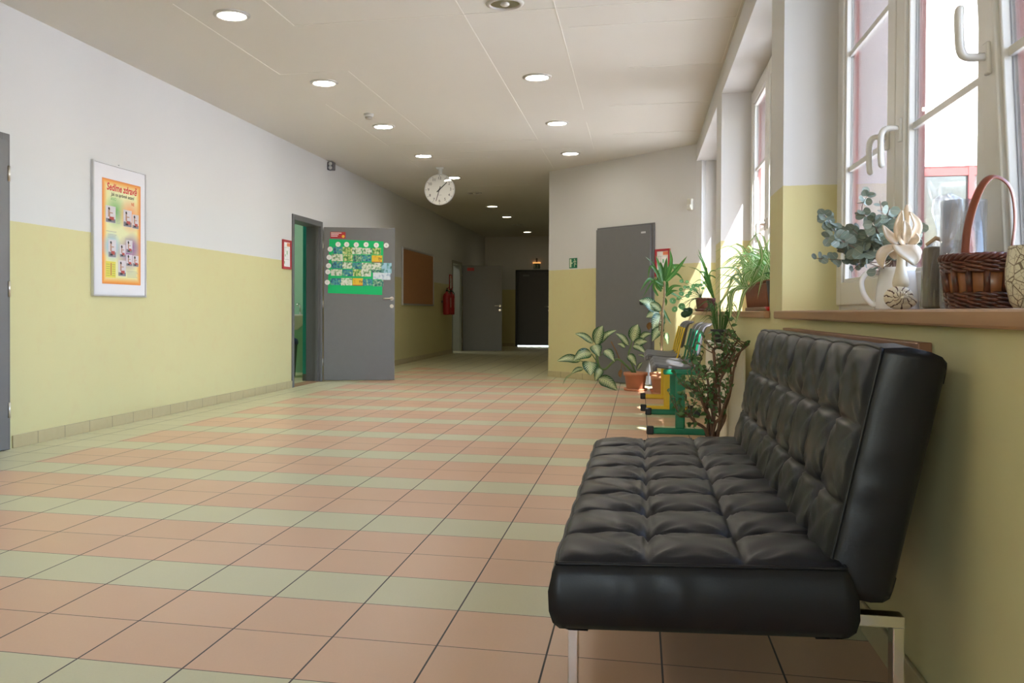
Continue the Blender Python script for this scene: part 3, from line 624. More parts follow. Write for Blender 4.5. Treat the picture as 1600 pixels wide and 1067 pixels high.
for i, (x, y) in enumerate(((197,375),(299,375),(413,377),(531,374),(653,379),(773,380),(103,433),(91,530),(85,630),(77,703),(70,828))):
    s_, z_ = leafpt(x, y); m = MB(FD); n = 28; r = .0335
    ring = lambda o_: [m.vert((s_+r*cos(2*pi*k/n), z_+r*.98*sin(2*pi*k/n), o_)) for k in range(n)]
    A, B = ring(.0085), ring(.0100); m.face(*B)
    for k in range(n): m.face(A[k], A[(k+1) % n], B[(k+1) % n], B[k])
    o = m.build('round_marker', MWHITEP)
    if i < 6:
        m = MB(); text(m, str(i+1), Fr(FD((s_, z_, .0105)), FD.x, FD.y, LN), .036); m.build('numeral', MINKG, o)
        tag(o, 'white round numbered paper marker, %s along the top edge of the green poster' % ORD[i], 'paper marker', 'round markers on the door poster')
    else:
        m = MB(FD); m.tube([(s_-.008, z_-.011, .0105), (s_-.008, z_+.011, .0105), (s_+.008, z_-.011, .0105), (s_+.008, z_+.011, .0105)], .0012, 5); m.build('pen_mark', MINKG, o)
        tag(o, 'white round paper marker, %s from top down the hinge side of the green poster' % ORD[i-6], 'paper marker', 'round markers on the door poster')
a, b = leafpt(105, 303), leafpt(285, 227); m = MB(FD); m.box((a[0], a[1], 0), (b[0], b[1], .002)); o = m.build('red_sticker', mk('sticker_red', (.45, .02, .025), .4))
tag(o, 'small red sticker with white lines and a yellow medal above the green poster', 'sticker')
m = MB(FD)
for i, wd_ in enumerate((.135, .10, .085)): m.box((a[0]+.008, b[1]-.018-.02*i, .002), (a[0]+.008+wd_, b[1]-.010-.02*i, .0026))
m.build('white_lettering', MWHITEP, o)
MB(FD).disc((b[0]-.03, a[1]+.026, .0028), (1, 0, 0), (0, 1, 0), .019, 20).build('medal', mk('gold_print', (.8, .45, .04), .4), o)
o = MB(F3).rbox((.10, -.003, 1.86), (.26, 0, 1.93), .001).build('red_sticker', bpy.data.materials['sticker_red']); tag(o, 'small red sticker high on the open door in the dark corridor', 'sticker')
# ---- cork board
FK = Fr((XL+.001, 15.25, 1.022), (0, 1, 0), (0, 0, 1), (1, 0, 0)); w, h, b = 2.42, 1.012, .032
p = thing('cork_board', 'wide brown cork notice board with a pale metal frame on the corridor wall', 'notice board', tuple(FK((w/2, 0, 0))))
m = MB(FK)
for a, q in (((0, 0, 0), (b, h, .03)), ((w-b, 0, 0), (w, h, .03)), ((b, 0, 0), (w-b, b, .03)), ((b, h-b, 0), (w-b, h, .03))): m.rbox(a, q, .004)
m.build('frame', MALU, p); MB(FK).box((b, b, 0), (w-b, h-b, .018)).build('cork_sheet', mk('cork', (.36, .165, .065), .85, var=.25, scale=90, bmp=.3), p)
# ---- wall clock on a ceiling bracket
Y_ = 12.20; CC = Vector((-2.700, Y_, 2.588))
p = thing('wall_clock', 'round white clock hanging from the ceiling on a bracket', 'clock', (CC.x, Y_+.03, ZC))
m = MB(); m.lathe([(.17, .07), (.205, .055), (.213, .02), (.213, -.004), (.206, -.012), (.200, -.006)], CC, 56, 'y', caps=False); m.build('case', mk('clock_case', (.62, .63, .62), .35), p)
fc = MB().disc(CC+Vector((0, -.004, 0)), (1, 0, 0), (0, 0, 1), .202, 56).build('dial', mk('clock_dial', (.86, .86, .82), .5, var=.01), p)
FC = Fr(CC+Vector((0, -.006, 0)), (1, 0, 0), (0, 0, 1), (0, -1, 0)); m = MB()
for i in range(1, 13):
    a = pi/2-i*pi/6; m = MB(); text(m, str(i), Fr(FC((.155*cos(a), .155*sin(a), 0)), FC.x, FC.y, FC.z), .052); m.build('numeral', MINK, fc)
for i in range(12):
    m = MB(FC); a = i*pi/6; c, s_ = cos(a), sin(a); t = .0022
    m.quad(*[(c*r-s_*q, s_*r+c*q, 0) for r, q in ((.182, -t), (.198, -t), (.198, t), (.182, t))]); m.build('hour_mark', MINK, fc)
MB(FC).box((-.03, -.078, 0), (.03, -.074, .0006)).build('maker_line', MINKG, fc)
def hand(nm, ang, l, back, w, o_):
    a = pi/2-ang; c, s_ = cos(a), sin(a); q = lambda r, t, z: (c*r-s_*t, s_*r+c*t, z); m = MB(FC)
    lo = [q(-back, -w, o_), q(l, -w*.7, o_), q(l, w*.7, o_), q(-back, w, o_)]; hi = [(x, y, z+.002) for x, y, z in lo]; m.quad(*hi); m.quad(*reversed(lo))
    for i in range(4): m.quad(lo[i], lo[(i+1) % 4], hi[(i+1) % 4], hi[i])
    m.build(nm, MBLACK, p)
hand('hour_hand', radians(47), .142, .05, .0075, .003); hand('minute_hand', radians(197), .165, .045, .0050, .006)
MB(FC).tube([(0, 0, .002), (0, 0, .012)], .010, 16).build('centre_cap', MBLACK, p)
m = MB(); m.rbox((CC.x-.055, Y_+.0, ZC-.025), (CC.x+.055, Y_+.07, ZC), .004); m.lathe([(.052, .0), (.03, -.02), (.026, -.10)], (CC.x, Y_+.035, ZC-.02), 16); m.build('bracket', MPVC, p)
MB().lathe([(.001, .034), (.199, .03), (.2035, -.009), (.001, -.016)][2:], CC, 56, 'y', caps=False).build('glass', clear('clock_glass', base=.02), p)
# ---- ceiling downlights
MLIT = glow('lamp_lit', (1, .94, .80), 20.0); MLITB = glow('lamp_lit_bright', (1, .95, .84), 40.0); MLITF = glow('lamp_lit_far', (1, .90, .66), 7.0); MDULL = mk('reflector', (.72, .72, .74), .12, 1); MRING = mk('lamp_ring', (.52, .51, .50), .35)
def downlight(x, y, lit, label):
    o = thing('ceiling_downlight', label, 'ceiling lamp', (x, y, ZC), 'round ceiling downlights')
    m = MB(); m.lathe([(.092, -.004), (.096, -.012), (.104, -.014), (.122, -.006), (.124, .002), (.10, .002)], (x, y, ZC), 40, caps=False); m.build('trim_ring', MRING, o)
    if lit: m = MB(); m.lathe([(.0005, -.0005), (.06, -.0015), (.094, -.0065)], (x, y, ZC), 40); m.build('glowing_cover', MLITF if y > 16 else MLITB if x < -2 and 9 < y < 14 else MLIT, o)
    else:
        m = MB(); m.lathe([(.094, -.006), (.085, -.003), (.05, -.0015), (.012, -.001), (.0005, -.001)], (x, y, ZC), 40); m.build('reflector', MDULL, o)
        m = MB(); m.lathe([(.03, -.0012), (.03, -.010), (.02, -.018), (.001, -.02)], (x, y, ZC), 16); m.build('unlit_bulb', MPVC, o)
for i, y in enumerate((5.68, 7.52, 9.41, 11.28, 13.19, 15.00, 16.92, 18.84, 20.62, 22.47)):
    n = ('first', 'second', 'third', 'fourth', 'fifth', 'sixth', 'seventh', 'eighth', 'ninth', 'tenth')[i]
    lit = i not in (5, 8)
    downlight(-2.69-.006*i, y, lit, '%s round downlight, %s from the camera in the long row running into the corridor' % ('lit' if lit else 'unlit', n))
for x, y in ((-2.69, 3.80), (-2.69, 1.92), (-2.69, .04)): downlight(x, y, True, 'lit round downlight added out of view over the near end of the hall')  # out of view, continuing the long row; added for more ambient light
for i, y in enumerate((5.82, 7.69, 9.60, 11.46)):
    downlight(-.862, y, i > 0, '%s round downlight, %s from the camera in the short row over the hall' % ('lit' if i else 'unlit chrome', ('first', 'second', 'third', 'fourth')[i]))
# ---- small fittings
p = thing('smoke_detector', 'small white smoke detector on the ceiling beside a lit downlight', 'smoke detector', (-2.682, 8.80, ZC))
MB().lathe([(.05, 0), (.05, -.022), (.046, -.03)], (-2.682, 8.80, ZC), 28).build('base', MPVC, p)
MB().lathe([(.036, -.03), (.034, -.046), (.022, -.054), (.001, -.055)], (-2.682, 8.80, ZC), 28).build('sensor_head', mk('detector_grey', (.42, .40, .38), .5), p)
p = thing('wall_lamp', 'small dark twin lamp box high on the pale wall under the ceiling', 'emergency lamp', (XL, 11.45, 2.80))
MB().rbox((XL, 11.41, 2.775), (XL+.09, 11.50, 2.885), .012).build('body', mk('dark_grey', (.10, .10, .115), .4), p)
for z in (2.855, 2.805): MB().lathe([(.026, 0), (.024, -.010), (.001, -.013)], (XL+.045, 11.41, z), 20, 'y').build('lens', mk('grey_lens', (.45, .47, .48), .2), p)
p = thing('motion_sensor', 'small cream motion sensor high on the end wall beside the window', 'sensor', tuple(DFR((2.548, 0, 2.13))))
MB(DFR).rbox((2.512, -.045, 2.125), (2.585, 0, 2.262), .012).build('body', mk('sensor_cream', (.60, .58, .52), .45), p)
MB(DFR).rbox((2.522, -.052, 2.145), (2.575, -.040, 2.19), .008).build('lens', mk('sensor_lens', (.68, .67, .63), .3), p)
FX = Fr(DFR((.432, -.001, 1.515)), DV, (0, 0, 1), DN)
p = MB(FX).box((0, 0, 0), (.155, .138, .004)).build('exit_sign', mk('exit_green', (.004, .16, .075), .4)); tag(p, 'small green and white emergency exit sign on the slanting wall', 'sign')
m = MB(FX); z0 = .0044
m.box((.014, .014, .004), (.042, .126, .0048)); m.box((.042, .064, .004), (.066, .076, .0048)); m.quad((.046, .056, z0), (.06, .084, z0), (.042, .07, z0), (.042, .068, z0))
m.disc((.106, .118, z0+.0005), (1, 0, 0), (0, 1, 0), .009, 14)
def limb(*q):
    m.tube([(x, y, z0) for x, y in q], [(.0045, .0045)]*len(q), 6)
limb((.110, .104), (.114, .072)); limb((.111, .100), (.094, .092), (.084, .078)); limb((.112, .102), (.130, .094), (.136, .082)); limb((.114, .072), (.107, .046), (.106, .018)); limb((.114, .072), (.126, .052), (.142, .052))
m.build('running_figure', mk('exit_white', (.62, .72, .52), .5), p)
p = thing('exit_lamp', 'small emergency exit lamp with an orange glow over the black far door', 'sign', (-2.66, 23.9, 2.06))
MB().rbox((-2.745, 23.86, 2.05), (-2.575, 23.90, 2.19), .006).build('sign_panel', mk('exit_dark', (.004, .05, .022), .4), p)
MB().rbox((-2.76, 23.84, 2.19), (-2.56, 23.90, 2.215), .006).build('lamp_strip', glow('amber_glow', (1, .42, .12), .45), p)
MB().lathe([(.022, 0), (.022, .11)], (-2.66, 23.87, 2.215), 14).build('stem', MFRAME, p)
m = MB(); m.box((-2.735, 23.857, 2.07), (-2.70, 23.86, 2.17)); m.tube([(-2.64, 23.857, 2.15), (-2.63, 23.857, 2.11), (-2.65, 23.857, 2.07)], .008, 6); m.build('pictogram', mk('dim_white', (.35, .4, .3), .5), p)
# ---- fire extinguishers
for i, (y, lab) in enumerate(((18.52, 'red fire extinguisher nearer the cork board'), (18.92, 'red fire extinguisher nearer the open corridor door'))):
    x = XL+.115; p = thing('fire_extinguisher', lab, 'fire extinguisher', (x, y, .85), 'fire extinguishers on the corridor wall')
    MB().lathe([(.02, .845), (.075, .85), (.082, .87), (.082, 1.23), (.07, 1.28), (.03, 1.305), (.026, 1.33)], (x, y, 0), 28).build('cylinder', mk('extinguisher_red', (.36, .012, .018), .3), p)
    m = MB(); m.cyl((x, y, 1.33), (x, y, 1.37), .022); m.tube([(x, y-.02, 1.365), (x+.02, y-.09, 1.40)], .008, 8); m.build('valve', MBLACK, p)
    MB().tube([(x, y-.01, 1.372), (x+.01, y+.05, 1.40), (x+.02, y+.10, 1.43)], [.008, .010, .007], 8).build('lever', MREDF, p)
    MB().tube(curve([(x, y+.02, 1.35), (x+.05, y+.10, 1.30), (x+.05, y+.105, 1.1), (x+.045, y+.10, .93)], 14), .009, 8).build('hose', MBLACK, p)
    MB().box((x+.079, y-.04, 1.0), (x+.0845, y+.04, 1.2)).build('instruction_label', mk('label_pink', (.55, .30, .28), .5), p)
    MB().box((XL, y-.03, 1.10), (x-.08, y+.03, 1.14)).build('wall_bracket', MFRAME, p)
# ---- washroom things seen through the open door
sx, sy = -4.78, 12.55
p = thing('wash_basin', 'white wash basin on the mint wall inside the open doorway', 'basin', (-4.92, 12.47, .68))
m = MB(); m.lathe([(.05, .64), (.09, .68), (.20, .76), (.265, .84), (.27, .865), (.25, .865), (.22, .82), (.06, .76), (.001, .755)], (-4.92, 12.475, 0), 36); m.build('bowl', mk('ceramic', (.80, .80, .78), .15), p)
MB().tube(curve([(-4.92, 12.70, .85), (-4.92, 12.69, 1.0), (-4.92, 12.60, 1.02), (-4.92, 12.58, .98)], 10), .012, 10).build('tap', MCHROME, p)
p = thing('waste_bin', 'dark green waste bin with a blue lid inside the open doorway', 'bin', (-4.83, 11.86, 0))
m = MB(); m.lathe([(.15, 0), (.155, .02), (.185, .44), (.19, .46)], (-4.83, 11.86, 0), 32); m.build('bucket', mk('bin_green', (.02, .06, .055), .4), p)
m = MB(); m.lathe([(.197, .45), (.2, .48), (.19, .52), (.10, .56), (.09, .60), (.001, .605)], (-4.83, 11.86, 0), 32); m.build('lid', mk('bin_blue', (.01, .03, .14), .35), p)
# ---- sofa
def cushion(L_, D, T, nl, nd, fr, puff=.022, bulge=.014, seed=1, sag=0, drop=0):
    """tufted cushion; fr maps (along length, across, normal); returns (body, piping path)"""
    rnd = random.Random(seed); NU, NV = nl*20, nd*22; m = MB(fr); m.smooth = True
    jit = [[(rnd.uniform(-.008, .008), rnd.uniform(-.012, .012)) for _ in range(nd+1)] for _ in range(nl+1)]
    def h(u, v):
        a = abs(sin(pi*u*nl)); b = abs(sin(pi*v*nd))
        eu = min(1, min(u, 1-u)*L_/.03); ev = min(1, min(v, 1-v)*D/.03)
        if u < .5/nl or u > 1-.5/nl: a = max(a, .0) if min(u, 1-u) > .5/nl else a
        z = puff*(a**.30)*(b**.24) + .004*(eu*ev) 
        du = (u*nl) % 1; dv = (v*nd) % 1
        iu, iv = round(u*nl), round(v*nd)
        if 0 < iv < nd:
            x = (u-iu/nl)*L_; y = (v-iv/nd)*D; d = sqrt(x*x+y*y)
            if 0 < iu < nl: z -= .014*exp(-(d/.03)**2)
            an = atan2(y, x); z += .0032*exp(-((d-.05)/.045)**2)*sin(9*an+iu*1.7+iv)*ev*eu
        z += .0016*sin(u*61+v*17)*sin(v*23+u*11)*eu*ev
        # slanting pleats in the border rows
        if v < 1/nd: z += .0028*sin((u*nl+v*2.4)*2*pi*1.5)*sin(pi*v*nd)*eu
        if v > 1-1/nd: z += .0028*sin((u*nl-v*2.4)*2*pi*1.5)*sin(pi*v*nd)*eu
        return z
    def edge(u, v):         # the outline is slightly wavy between the seams
        return .005*abs(sin(pi*u*nl))
    g = []
    for j in range(NV+1):
        row = []
        for i in range(NU+1):
            u, v = i/NU, j/NV; w = edge(u, v)*((v-.5)*2)
            row.append(m.vert((u*L_, v*D+w, h(u, v)-drop*(1-v)), (u, v)))
        g.append(row)
    for j in range(NV):
        for i in range(NU): m.face(g[j][i], g[j][i+1], g[j+1][i+1], g[j+1][i])
    m.fr = None
    loop = [g[0][i] for i in range(NU)]+[g[j][NU] for j in range(NV)]+[g[NV][i] for i in range(NU, 0, -1)]+[g[j][0] for j in range(NV, 0, -1)]
    nloop = len(loop); base = [m.v[i] for i in loop]; path = [b+fr.z*.002 for b in base]
    c0 = fr((L_/2, D/2, 0)); prev = loop
    out = []
    for k, b in enumerate(base):
        i, j = None, None; d = Vector((0, 0, 0))
        if k < NU or k == 0: d -= fr.y
        if k >= NU and k < NU+NV: d += fr.x
        if k >= NU+NV and k < 2*NU+NV: d += fr.y
        if k >= 2*NU+NV: d -= fr.x
        if k == 0: d = -fr.y-fr.x
        if k == NU: d = fr.x-fr.y
        if k == NU+NV: d = fr.x+fr.y
        if k == 2*NU+NV: d = fr.y-fr.x
        out.append(d)
    for q, (t, o) in enumerate(((.004, .004), (.02, .010), (.05, .016), (.09, .018), (.115, .012), (.130, -.001), (.136, -.02), (.137, -.06))):
        ring = []
        for k, b in enumerate(base):
            s_ = k/nloop*2*pi*23; wr = (.0011*sin(s_*1.3+q*.9+sin(s_*.37)*2)+.0022*max(0, sin(s_*.61+t*38+sin(s_*.23)*3))**4)*sin(pi*min(1, t/.13))
            hb = b - fr.z*((b-fr.o).dot(fr.z))                 # start from the plane of the outline
            ring.append(m.vert(hb - fr.z*(T*t/.137) - fr.z*drop*0 + out[k]*(o*bulge/.014+wr) + fr.z*((b-fr.o).dot(fr.z))*(1-t/.137), (k/nloop, t)))
        for k in range(nloop): m.face(prev[k], ring[k], ring[(k+1) % nloop], prev[(k+1) % nloop])
        prev = ring
    m.smooth = False; m.face(*prev)
    return m, path
sofa = thing('sofa', 'black tufted leather sofa bed on chrome legs under the window sill', 'sofa', (.15, 2.83, 0))
FS = Fr((-.168, 1.915, .384), (0, 1, 0), Vector((.56, 0, .024)).normalized(), Vector((-.024, 0, .56)).normalized())
b, path = cushion(1.85, .57, .143, 8, 3, FS, seed=3)
seat = b.build('seat_cushion', MLEATHER, sofa)
MB().tube(path, .0042, 6, closed=True).build('piping', MLEATHER, seat)
BV = Vector((.100, 0, .472)).normalized(); BN = Vector((-.472, 0, .100)).normalized()
FB = Fr((.372, 1.945, .372), (0, 1, 0), BV, BN)
b, path = cushion(1.82, .482, .126, 8, 3, FB, puff=.018, bulge=.010, seed=5)
back = b.build('back_cushion', MLEATHER, sofa)
MB().tube(path, .0042, 6, closed=True).build('piping', MLEATHER, back)
for y in (2.00, 3.60):
    m = MB(); m.rbox((-.150, y, .272), (.532, y+.04, .296), .002); m.build('cross_bar', MCHROME, sofa)
    for x in (-.150, .510): MB().rbox((x, y, 0), (x+.022, y+.04, .2725), .002).build('leg', MCHROME, sofa)
m = MB(); m.rbox((.08, 2.1, .252), (.25, 3.60, .272), .006); m.build('under_frame', MBLACK, sofa)
# ---- board behind the sofa
o = MB().rbox((XR-.030, 2.215, .645), (XR, 4.19, .850), .003).build('wall_board', MBOARD); tag(o, 'long brown wooden bumper board on the wall behind the black sofa', 'board')
# ---- radiator
p = thing('radiator', 'cream panel radiator under the window between sofa and benches', 'radiator', (.53, 5.8, .1))
m = MB(); m.rbox((.450, 5.05, .12), (.466, 6.55, .72), .006)
for i in range(36): m.rbox((.4465, 5.07+i*.041, .16), (.452, 5.093+i*.041, .68), .002)
m.build('front_panel', MCREAM, p); MB().rbox((.535, 5.05, .12), (.55, 6.55, .72), .005).build('rear_panel', MCREAM, p)
m = MB(); m.box((.466, 5.05, .13), (.535, 5.053, .71)); m.box((.466, 6.547, .13), (.535, 6.55, .71)); m.build('side_cover', MCREAM, p)
m = MB(); m.box((.462, 5.05, .715), (.54, 5.06, .724)); m.box((.462, 6.54, .715), (.54, 6.55, .724)); m.box((.462, 5.05, .717), (.47, 6.55, .724)); m.box((.53, 5.05, .717), (.54, 6.55, .724)); m.box((.499, 5.05, .717), (.503, 6.55, .724))
for i in range(60): m.box((.465, 5.06+i*.0247, .718), (.537, 5.066+i*.0247, .7225))
m.build('top_grille', mk('enamel_white', (.78, .77, .74), .3), p)
m = MB()
for y in (5.25, 6.35): m.box((.55, y, .3), (XR-.0005, y+.03, .34))
m.build('bracket', MFRAME, p); MB().tube([(.53, 6.50, .13), (.53, 6.50, .07), (.53, 6.50, .0)], .010, 8).build('pipe', MCREAM, p)
# ---- three-seat benches
MB_ = MB
def bench(name, label, y0, y1, mat, dx=0):
    MB = lambda: MB_(lambda p_: Vector((p_[0]+dx, p_[1], p_[2])))
    p = thing(name, label, 'bench', (.27, (y0+y1)/2, 0), 'school seat benches under the windows')
    for y in (y0+.018, y1-.018):
        MB().rbox((.075, y-.0175, .004), (.50, y+.0175, .052), .012, 3).build('foot', mat, p)
        for a, b in ((.045, .100), (.465, .520)): MB().rbox((a, y-.022, 0), (b, y+.022, .062), .010, 3).build('foot_cap', MBLACK, p)
        MB().tube([(.29, y, .045), (.29, y, .46)], [(.016, .036)]*2, 16).build('post', mat, p) if False else None
        m = MB(); m.rbox((.255, y-.016, .045), (.325, y+.016, .455), .013, 3); m.build('post', mat, p)
        MB().rbox((.165, y-.017, .450), (.440, y+.017, .490), .012, 3).build('seat_support', mat, p)
    MB().rbox((.26, y0+.02, .455), (.32, y1-.02, .482), .006).build('beam', mat, p)
    n = 3; w = (y1-y0)/n
    for i in range(n+1):
        y = min(max(y0+i*w, y0+.014), y1-.014)
        MB().tube(curve([(.30, y, .470), (.350, y, .478), (.374, y, .505), (.398, y, .62), (.436, y, .775)], 14), [(.0075, .0085)]*14, 10).build('upright', mat, p)
    for i in range(n):
        c = y0+(i+.5)*w; hw = w*.45
        m = MB(); m.smooth = True; P = curve([(.080, 0, .462), (.078, 0, .492), (.105, 0, .516), (.20, 0, .508), (.33, 0, .500), (.395, 0, .520)], 16); rows = []
        for k, q in enumerate(P):
            rows.append([m.vert((q.x+.018*abs(t)**3 if k < 6 else q.x, c+t*hw, q.z+.010*abs(t)**2.5), (t, k/15)) for t in (-1, -.8, -.5, 0, .5, .8, 1)])
        for k in range(15):
            for t in range(6): m.face(rows[k][t], rows[k+1][t], rows[k+1][t+1], rows[k][t+1])
        m.build('seat', MSEAT, p, solid=.026)
        m = MB(); m.smooth = True; P = curve([(.418, 0, .60), (.432, 0, .68), (.452, 0, .77), (.476, 0, .815), (.505, 0, .822)], 12); rows = []
        for k, q in enumerate(P): rows.append([m.vert((q.x+.026-.030*abs(t)**2, c+t*hw*.93, q.z-.012*abs(t)**4), (t, k/11)) for t in (-1, -.8, -.5, 0, .5, .8, 1)])
        for k in range(11):
            for t in range(6): m.face(rows[k][t], rows[k][t+1], rows[k+1][t+1], rows[k+1][t])
        m.build('backrest', MSEAT, p, solid=.012)
    return p
bench('seat_bench', 'grey three-seat bench with green tube frame, nearer the sofa', 6.97, 8.33, MGREENT, .008)
bench('seat_bench', 'grey three-seat bench with yellow tube frame, nearer the slanting wall', 8.60, 9.84, MYELT, -.035)
# ================================================================== PLANTS
def pot(p, x, y, z, r, h, mat=None, saucer=True, rim=True, soil=True, squash=1):
    mat = mat or MTERRA; zz = z+(.012 if saucer else 0)
    pr_ = [(r*.70, zz), (r*.74, zz+.006), (r*.90, zz+h*.80)]
    if rim: pr_ += [(r*.91, zz+h*.80), (r, zz+h*.81), (r*1.01, zz+h*.99), (r*.98, zz+h), (r*.88, zz+h), (r*.86, zz+h*.9)]
    else: pr_ += [(r, zz+h*.98), (r*.98, zz+h), (r*.92, zz+h), (r*.90, zz+h*.9)]
    MB().lathe(pr_+[(.001, zz+h*.88)], (x, y, 0), 36).build('pot', mat, p)
    if soil: MB().lathe([(r*.87, zz+h*.86), (r*.87, zz+h*.91), (r*.4, zz+h*.935), (.001, zz+h*.93)], (x, y, 0), 24).build('soil', MSOIL, p)
    if saucer: MB().lathe([(r*.80, z), (r*.95, z+.004), (r*1.0, z+.028), (r*.96, z+.028), (r*.9, z+.010), (.001, z+.010)], (x, y, 0), 36).build('saucer', mat, p)
    return zz+h*.93
def dj(s): return random.uniform(-s, s)
# ---- variegated plants on the floor in front of the slanting wall
def k5(x, y, Y): return at(860+x/6.668, 460+y/6.668, Y)
def vleaf(m, a, b, w, Y, dep=.10, arch=.12, conv=k5, wscale=None):
    A, B = conv(*a, Y), conv(*b, Y-dep*random.uniform(.3, 1)); sc = Y/1419/6.668
    mid = A.lerp(B, .5)+Vector((0, -.03, (B-A).length*arch)); P = curve([A, mid, B], 5)
    m.leaf(P, w*sc*1.12, Vector((dj(.3), -1, .35+dj(.25))), .10, n=14)
Y = 10.84; px_, py_ = at(993, 600, Y).x, Y
p = thing('dieffenbachia', 'sprawling variegated plant in a terracotta pot, leaves reaching along the floor', 'potted plant', (px_, py_, 0), 'variegated plants by the grey door')
top = pot(p, px_, py_, 0, .138, .205)
m = MB(); q = lambda *a: [k5(x, y, Y) for x, y in a]
base = Vector((px_-.02, py_, top))
m.tube(curve([base]+q((720, 680), (650, 705), (575, 775), (515, 760), (488, 650), (478, 530)), 30), .013, 10)
m.tube(curve([base+Vector((.02, 0, 0))]+q((818, 640), (832, 560), (852, 480)), 16), [.013-.0004*i for i in range(16)], 10)
m.tube(q((530, 770), (430, 620)), .006, 6); m.tube(q((480, 740), (310, 690)), .005, 6); m.tube(q((490, 650), (600, 590)), .005, 6); m.tube(q((500, 800), (420, 720)), .006, 6); m.tube(q((540, 790), (515, 880)), .005, 6); m.tube(q((420, 770), (340, 775)), .004, 6)
m.build('stem', MSTEM, p)
m = MB(); m.tube(q((720, 670), (680, 580), (632, 490)), .006, 7); m.tube(q((700, 660), (745, 700), (735, 800)), .004, 6); m.tube(q((745, 690), (780, 790)), .004, 6); m.leaf(q((740, 780), (725, 830), (735, 868)), .045, (0, -1, 0), .3); m.build('dry_stalk', MLEAF['dry'], p)
m = MB()
for a, b, w in (((445,508),(255,408),60),((478,525),(545,326),122),((492,525),(690,372),62),((455,528),(508,648),112),((565,582),(668,700),88),((428,612),(240,685),112),((312,692),(68,695),84),((412,700),(418,845),150),((528,770),(468,905),84),((342,772),(215,828),46),((503,878),(700,1003),112),
                ((815,532),(680,405),62),((858,488),(912,312),114),((928,470),(1050,408),66),((872,528),(1010,492),86),((862,535),(1000,622),66),((812,630),(892,742),78),((778,552),(698,515),42),((985,652),(915,630),26),((902,785),(960,708),34)): vleaf(m, a, b, w, Y)
m.leaf(q((240, 815), (165, 870), (128, 940)), .016, (0, -1, 0), .1)
m.build('foliage', MLEAF['dieff'], p)
Y = 10.80; px_ = at(1034, 600, Y).x
p = thing('dieffenbachia', 'tall variegated plant climbing in a terracotta pot behind the benches', 'potted plant', (px_, Y, 0), 'variegated plants by the grey door')
top = pot(p, px_, Y, 0, .138, .205)
m = MB(); q = lambda *a: [k5(x, y, Y) for x, y in a]
m.tube(curve([Vector((px_, Y, top))]+q((1168, 620), (1160, 450), (1185, 270), (1195, 190), (1150, 165)), 26), .012, 10); m.tube(q((1180, 400), (1215, 420)), .004, 6); m.tube(q((1165, 640), (1140, 500)), .005, 6); m.build('stem', MSTEM, p)
m = MB()
for a, b, w in (((1112,172),(925,62),112),((1142,212),(998,238),116),((1168,238),(1062,362),128),((1158,345),(1060,490),104),((1198,398),(1225,525),48),((1150,175),(1030,90),70)): vleaf(m, a, b, w, Y, dep=.16)
m.build('foliage', MLEAF['dieff'], p)
m = MB(); m.leaf(q((1062, 300), (1030, 330), (1025, 372)), .07, (0, -1, 0), .4); m.build('dry_leaf', MLEAF['dry'], p)
# ---- dracaena
def k8(x, y, Y): return at(1000+x/5.87, 360+y/5.87, Y)
Y = 10.38; tr = at(1036, 520, Y).x
p = thing('dracaena', 'tall dracaena with a bare knotty trunk and strap leaves before the red notice', 'potted plant', (tr, Y, 0))
top = pot(p, tr, Y, 0, .13, .20)
m = MB(); T_ = curve([Vector((tr, Y, top))]+[k8(x, y, Y) for x, y in ((198, 1010), (205, 830), (205, 740), (222, 620), (225, 470))], 26)
m.tube(T_, [.016-.0003*i+.0016*(i % 2) for i in range(26)], 10); m.tube([k8(205, 700, Y), k8(180, 850, Y), k8(175, 920, Y)], .006, 6); m.build('trunk', mk('pale_bark', (.30, .21, .12), .8, var=.3, scale=40, bmp=.3), p)
m = MB()
for pts, w in ((((208,470),(180,340),(143,228)),32),(((214,460),(200,370),(188,285)),44),(((222,460),(235,340),(245,250)),36),(((230,465),(285,300),(272,165)),32),(((235,470),(330,370),(432,236)),36),(((226,440),(270,380),(292,262)),34),(((238,430),(290,325),(318,350),(318,400)),40),(((240,590),(300,515),(395,512)),28),(((238,600),(290,560),(352,552)),26),(((210,490),(140,360),(95,335),(72,440)),28),(((205,540),(110,450),(60,470),(0,562)),28),(((195,560),(150,500),(165,420)),24),(((165,600),(125,520),(150,418)),20),(((215,725),(250,800),(292,868)),22),(((215,610),(240,650),(238,692)),22),(((200,500),(130,320),(50,240)),12),(((245,460),(300,330),(420,330)),30),(((245,470),(330,400),(398,455)),24),(((225,520),(240,480),(250,560),(248,610)),34),(((205,520),(170,430),(150,380)),30),(((250,560),(320,590),(400,640)),22),(((215,500),(120,470),(20,620)),20)):
    y_ = Y+dj(.12); P = [k8(a, b, y_-.02*i*random.choice((-1, 1, 1))) for i, (a, b) in enumerate(pts)]
    m.leaf(P, w*Y/1419/5.87*1.1, Vector((dj(.4), -1, .4)), .14, STRAP, n=14)
m.build('foliage', MLEAF['strap'], p)
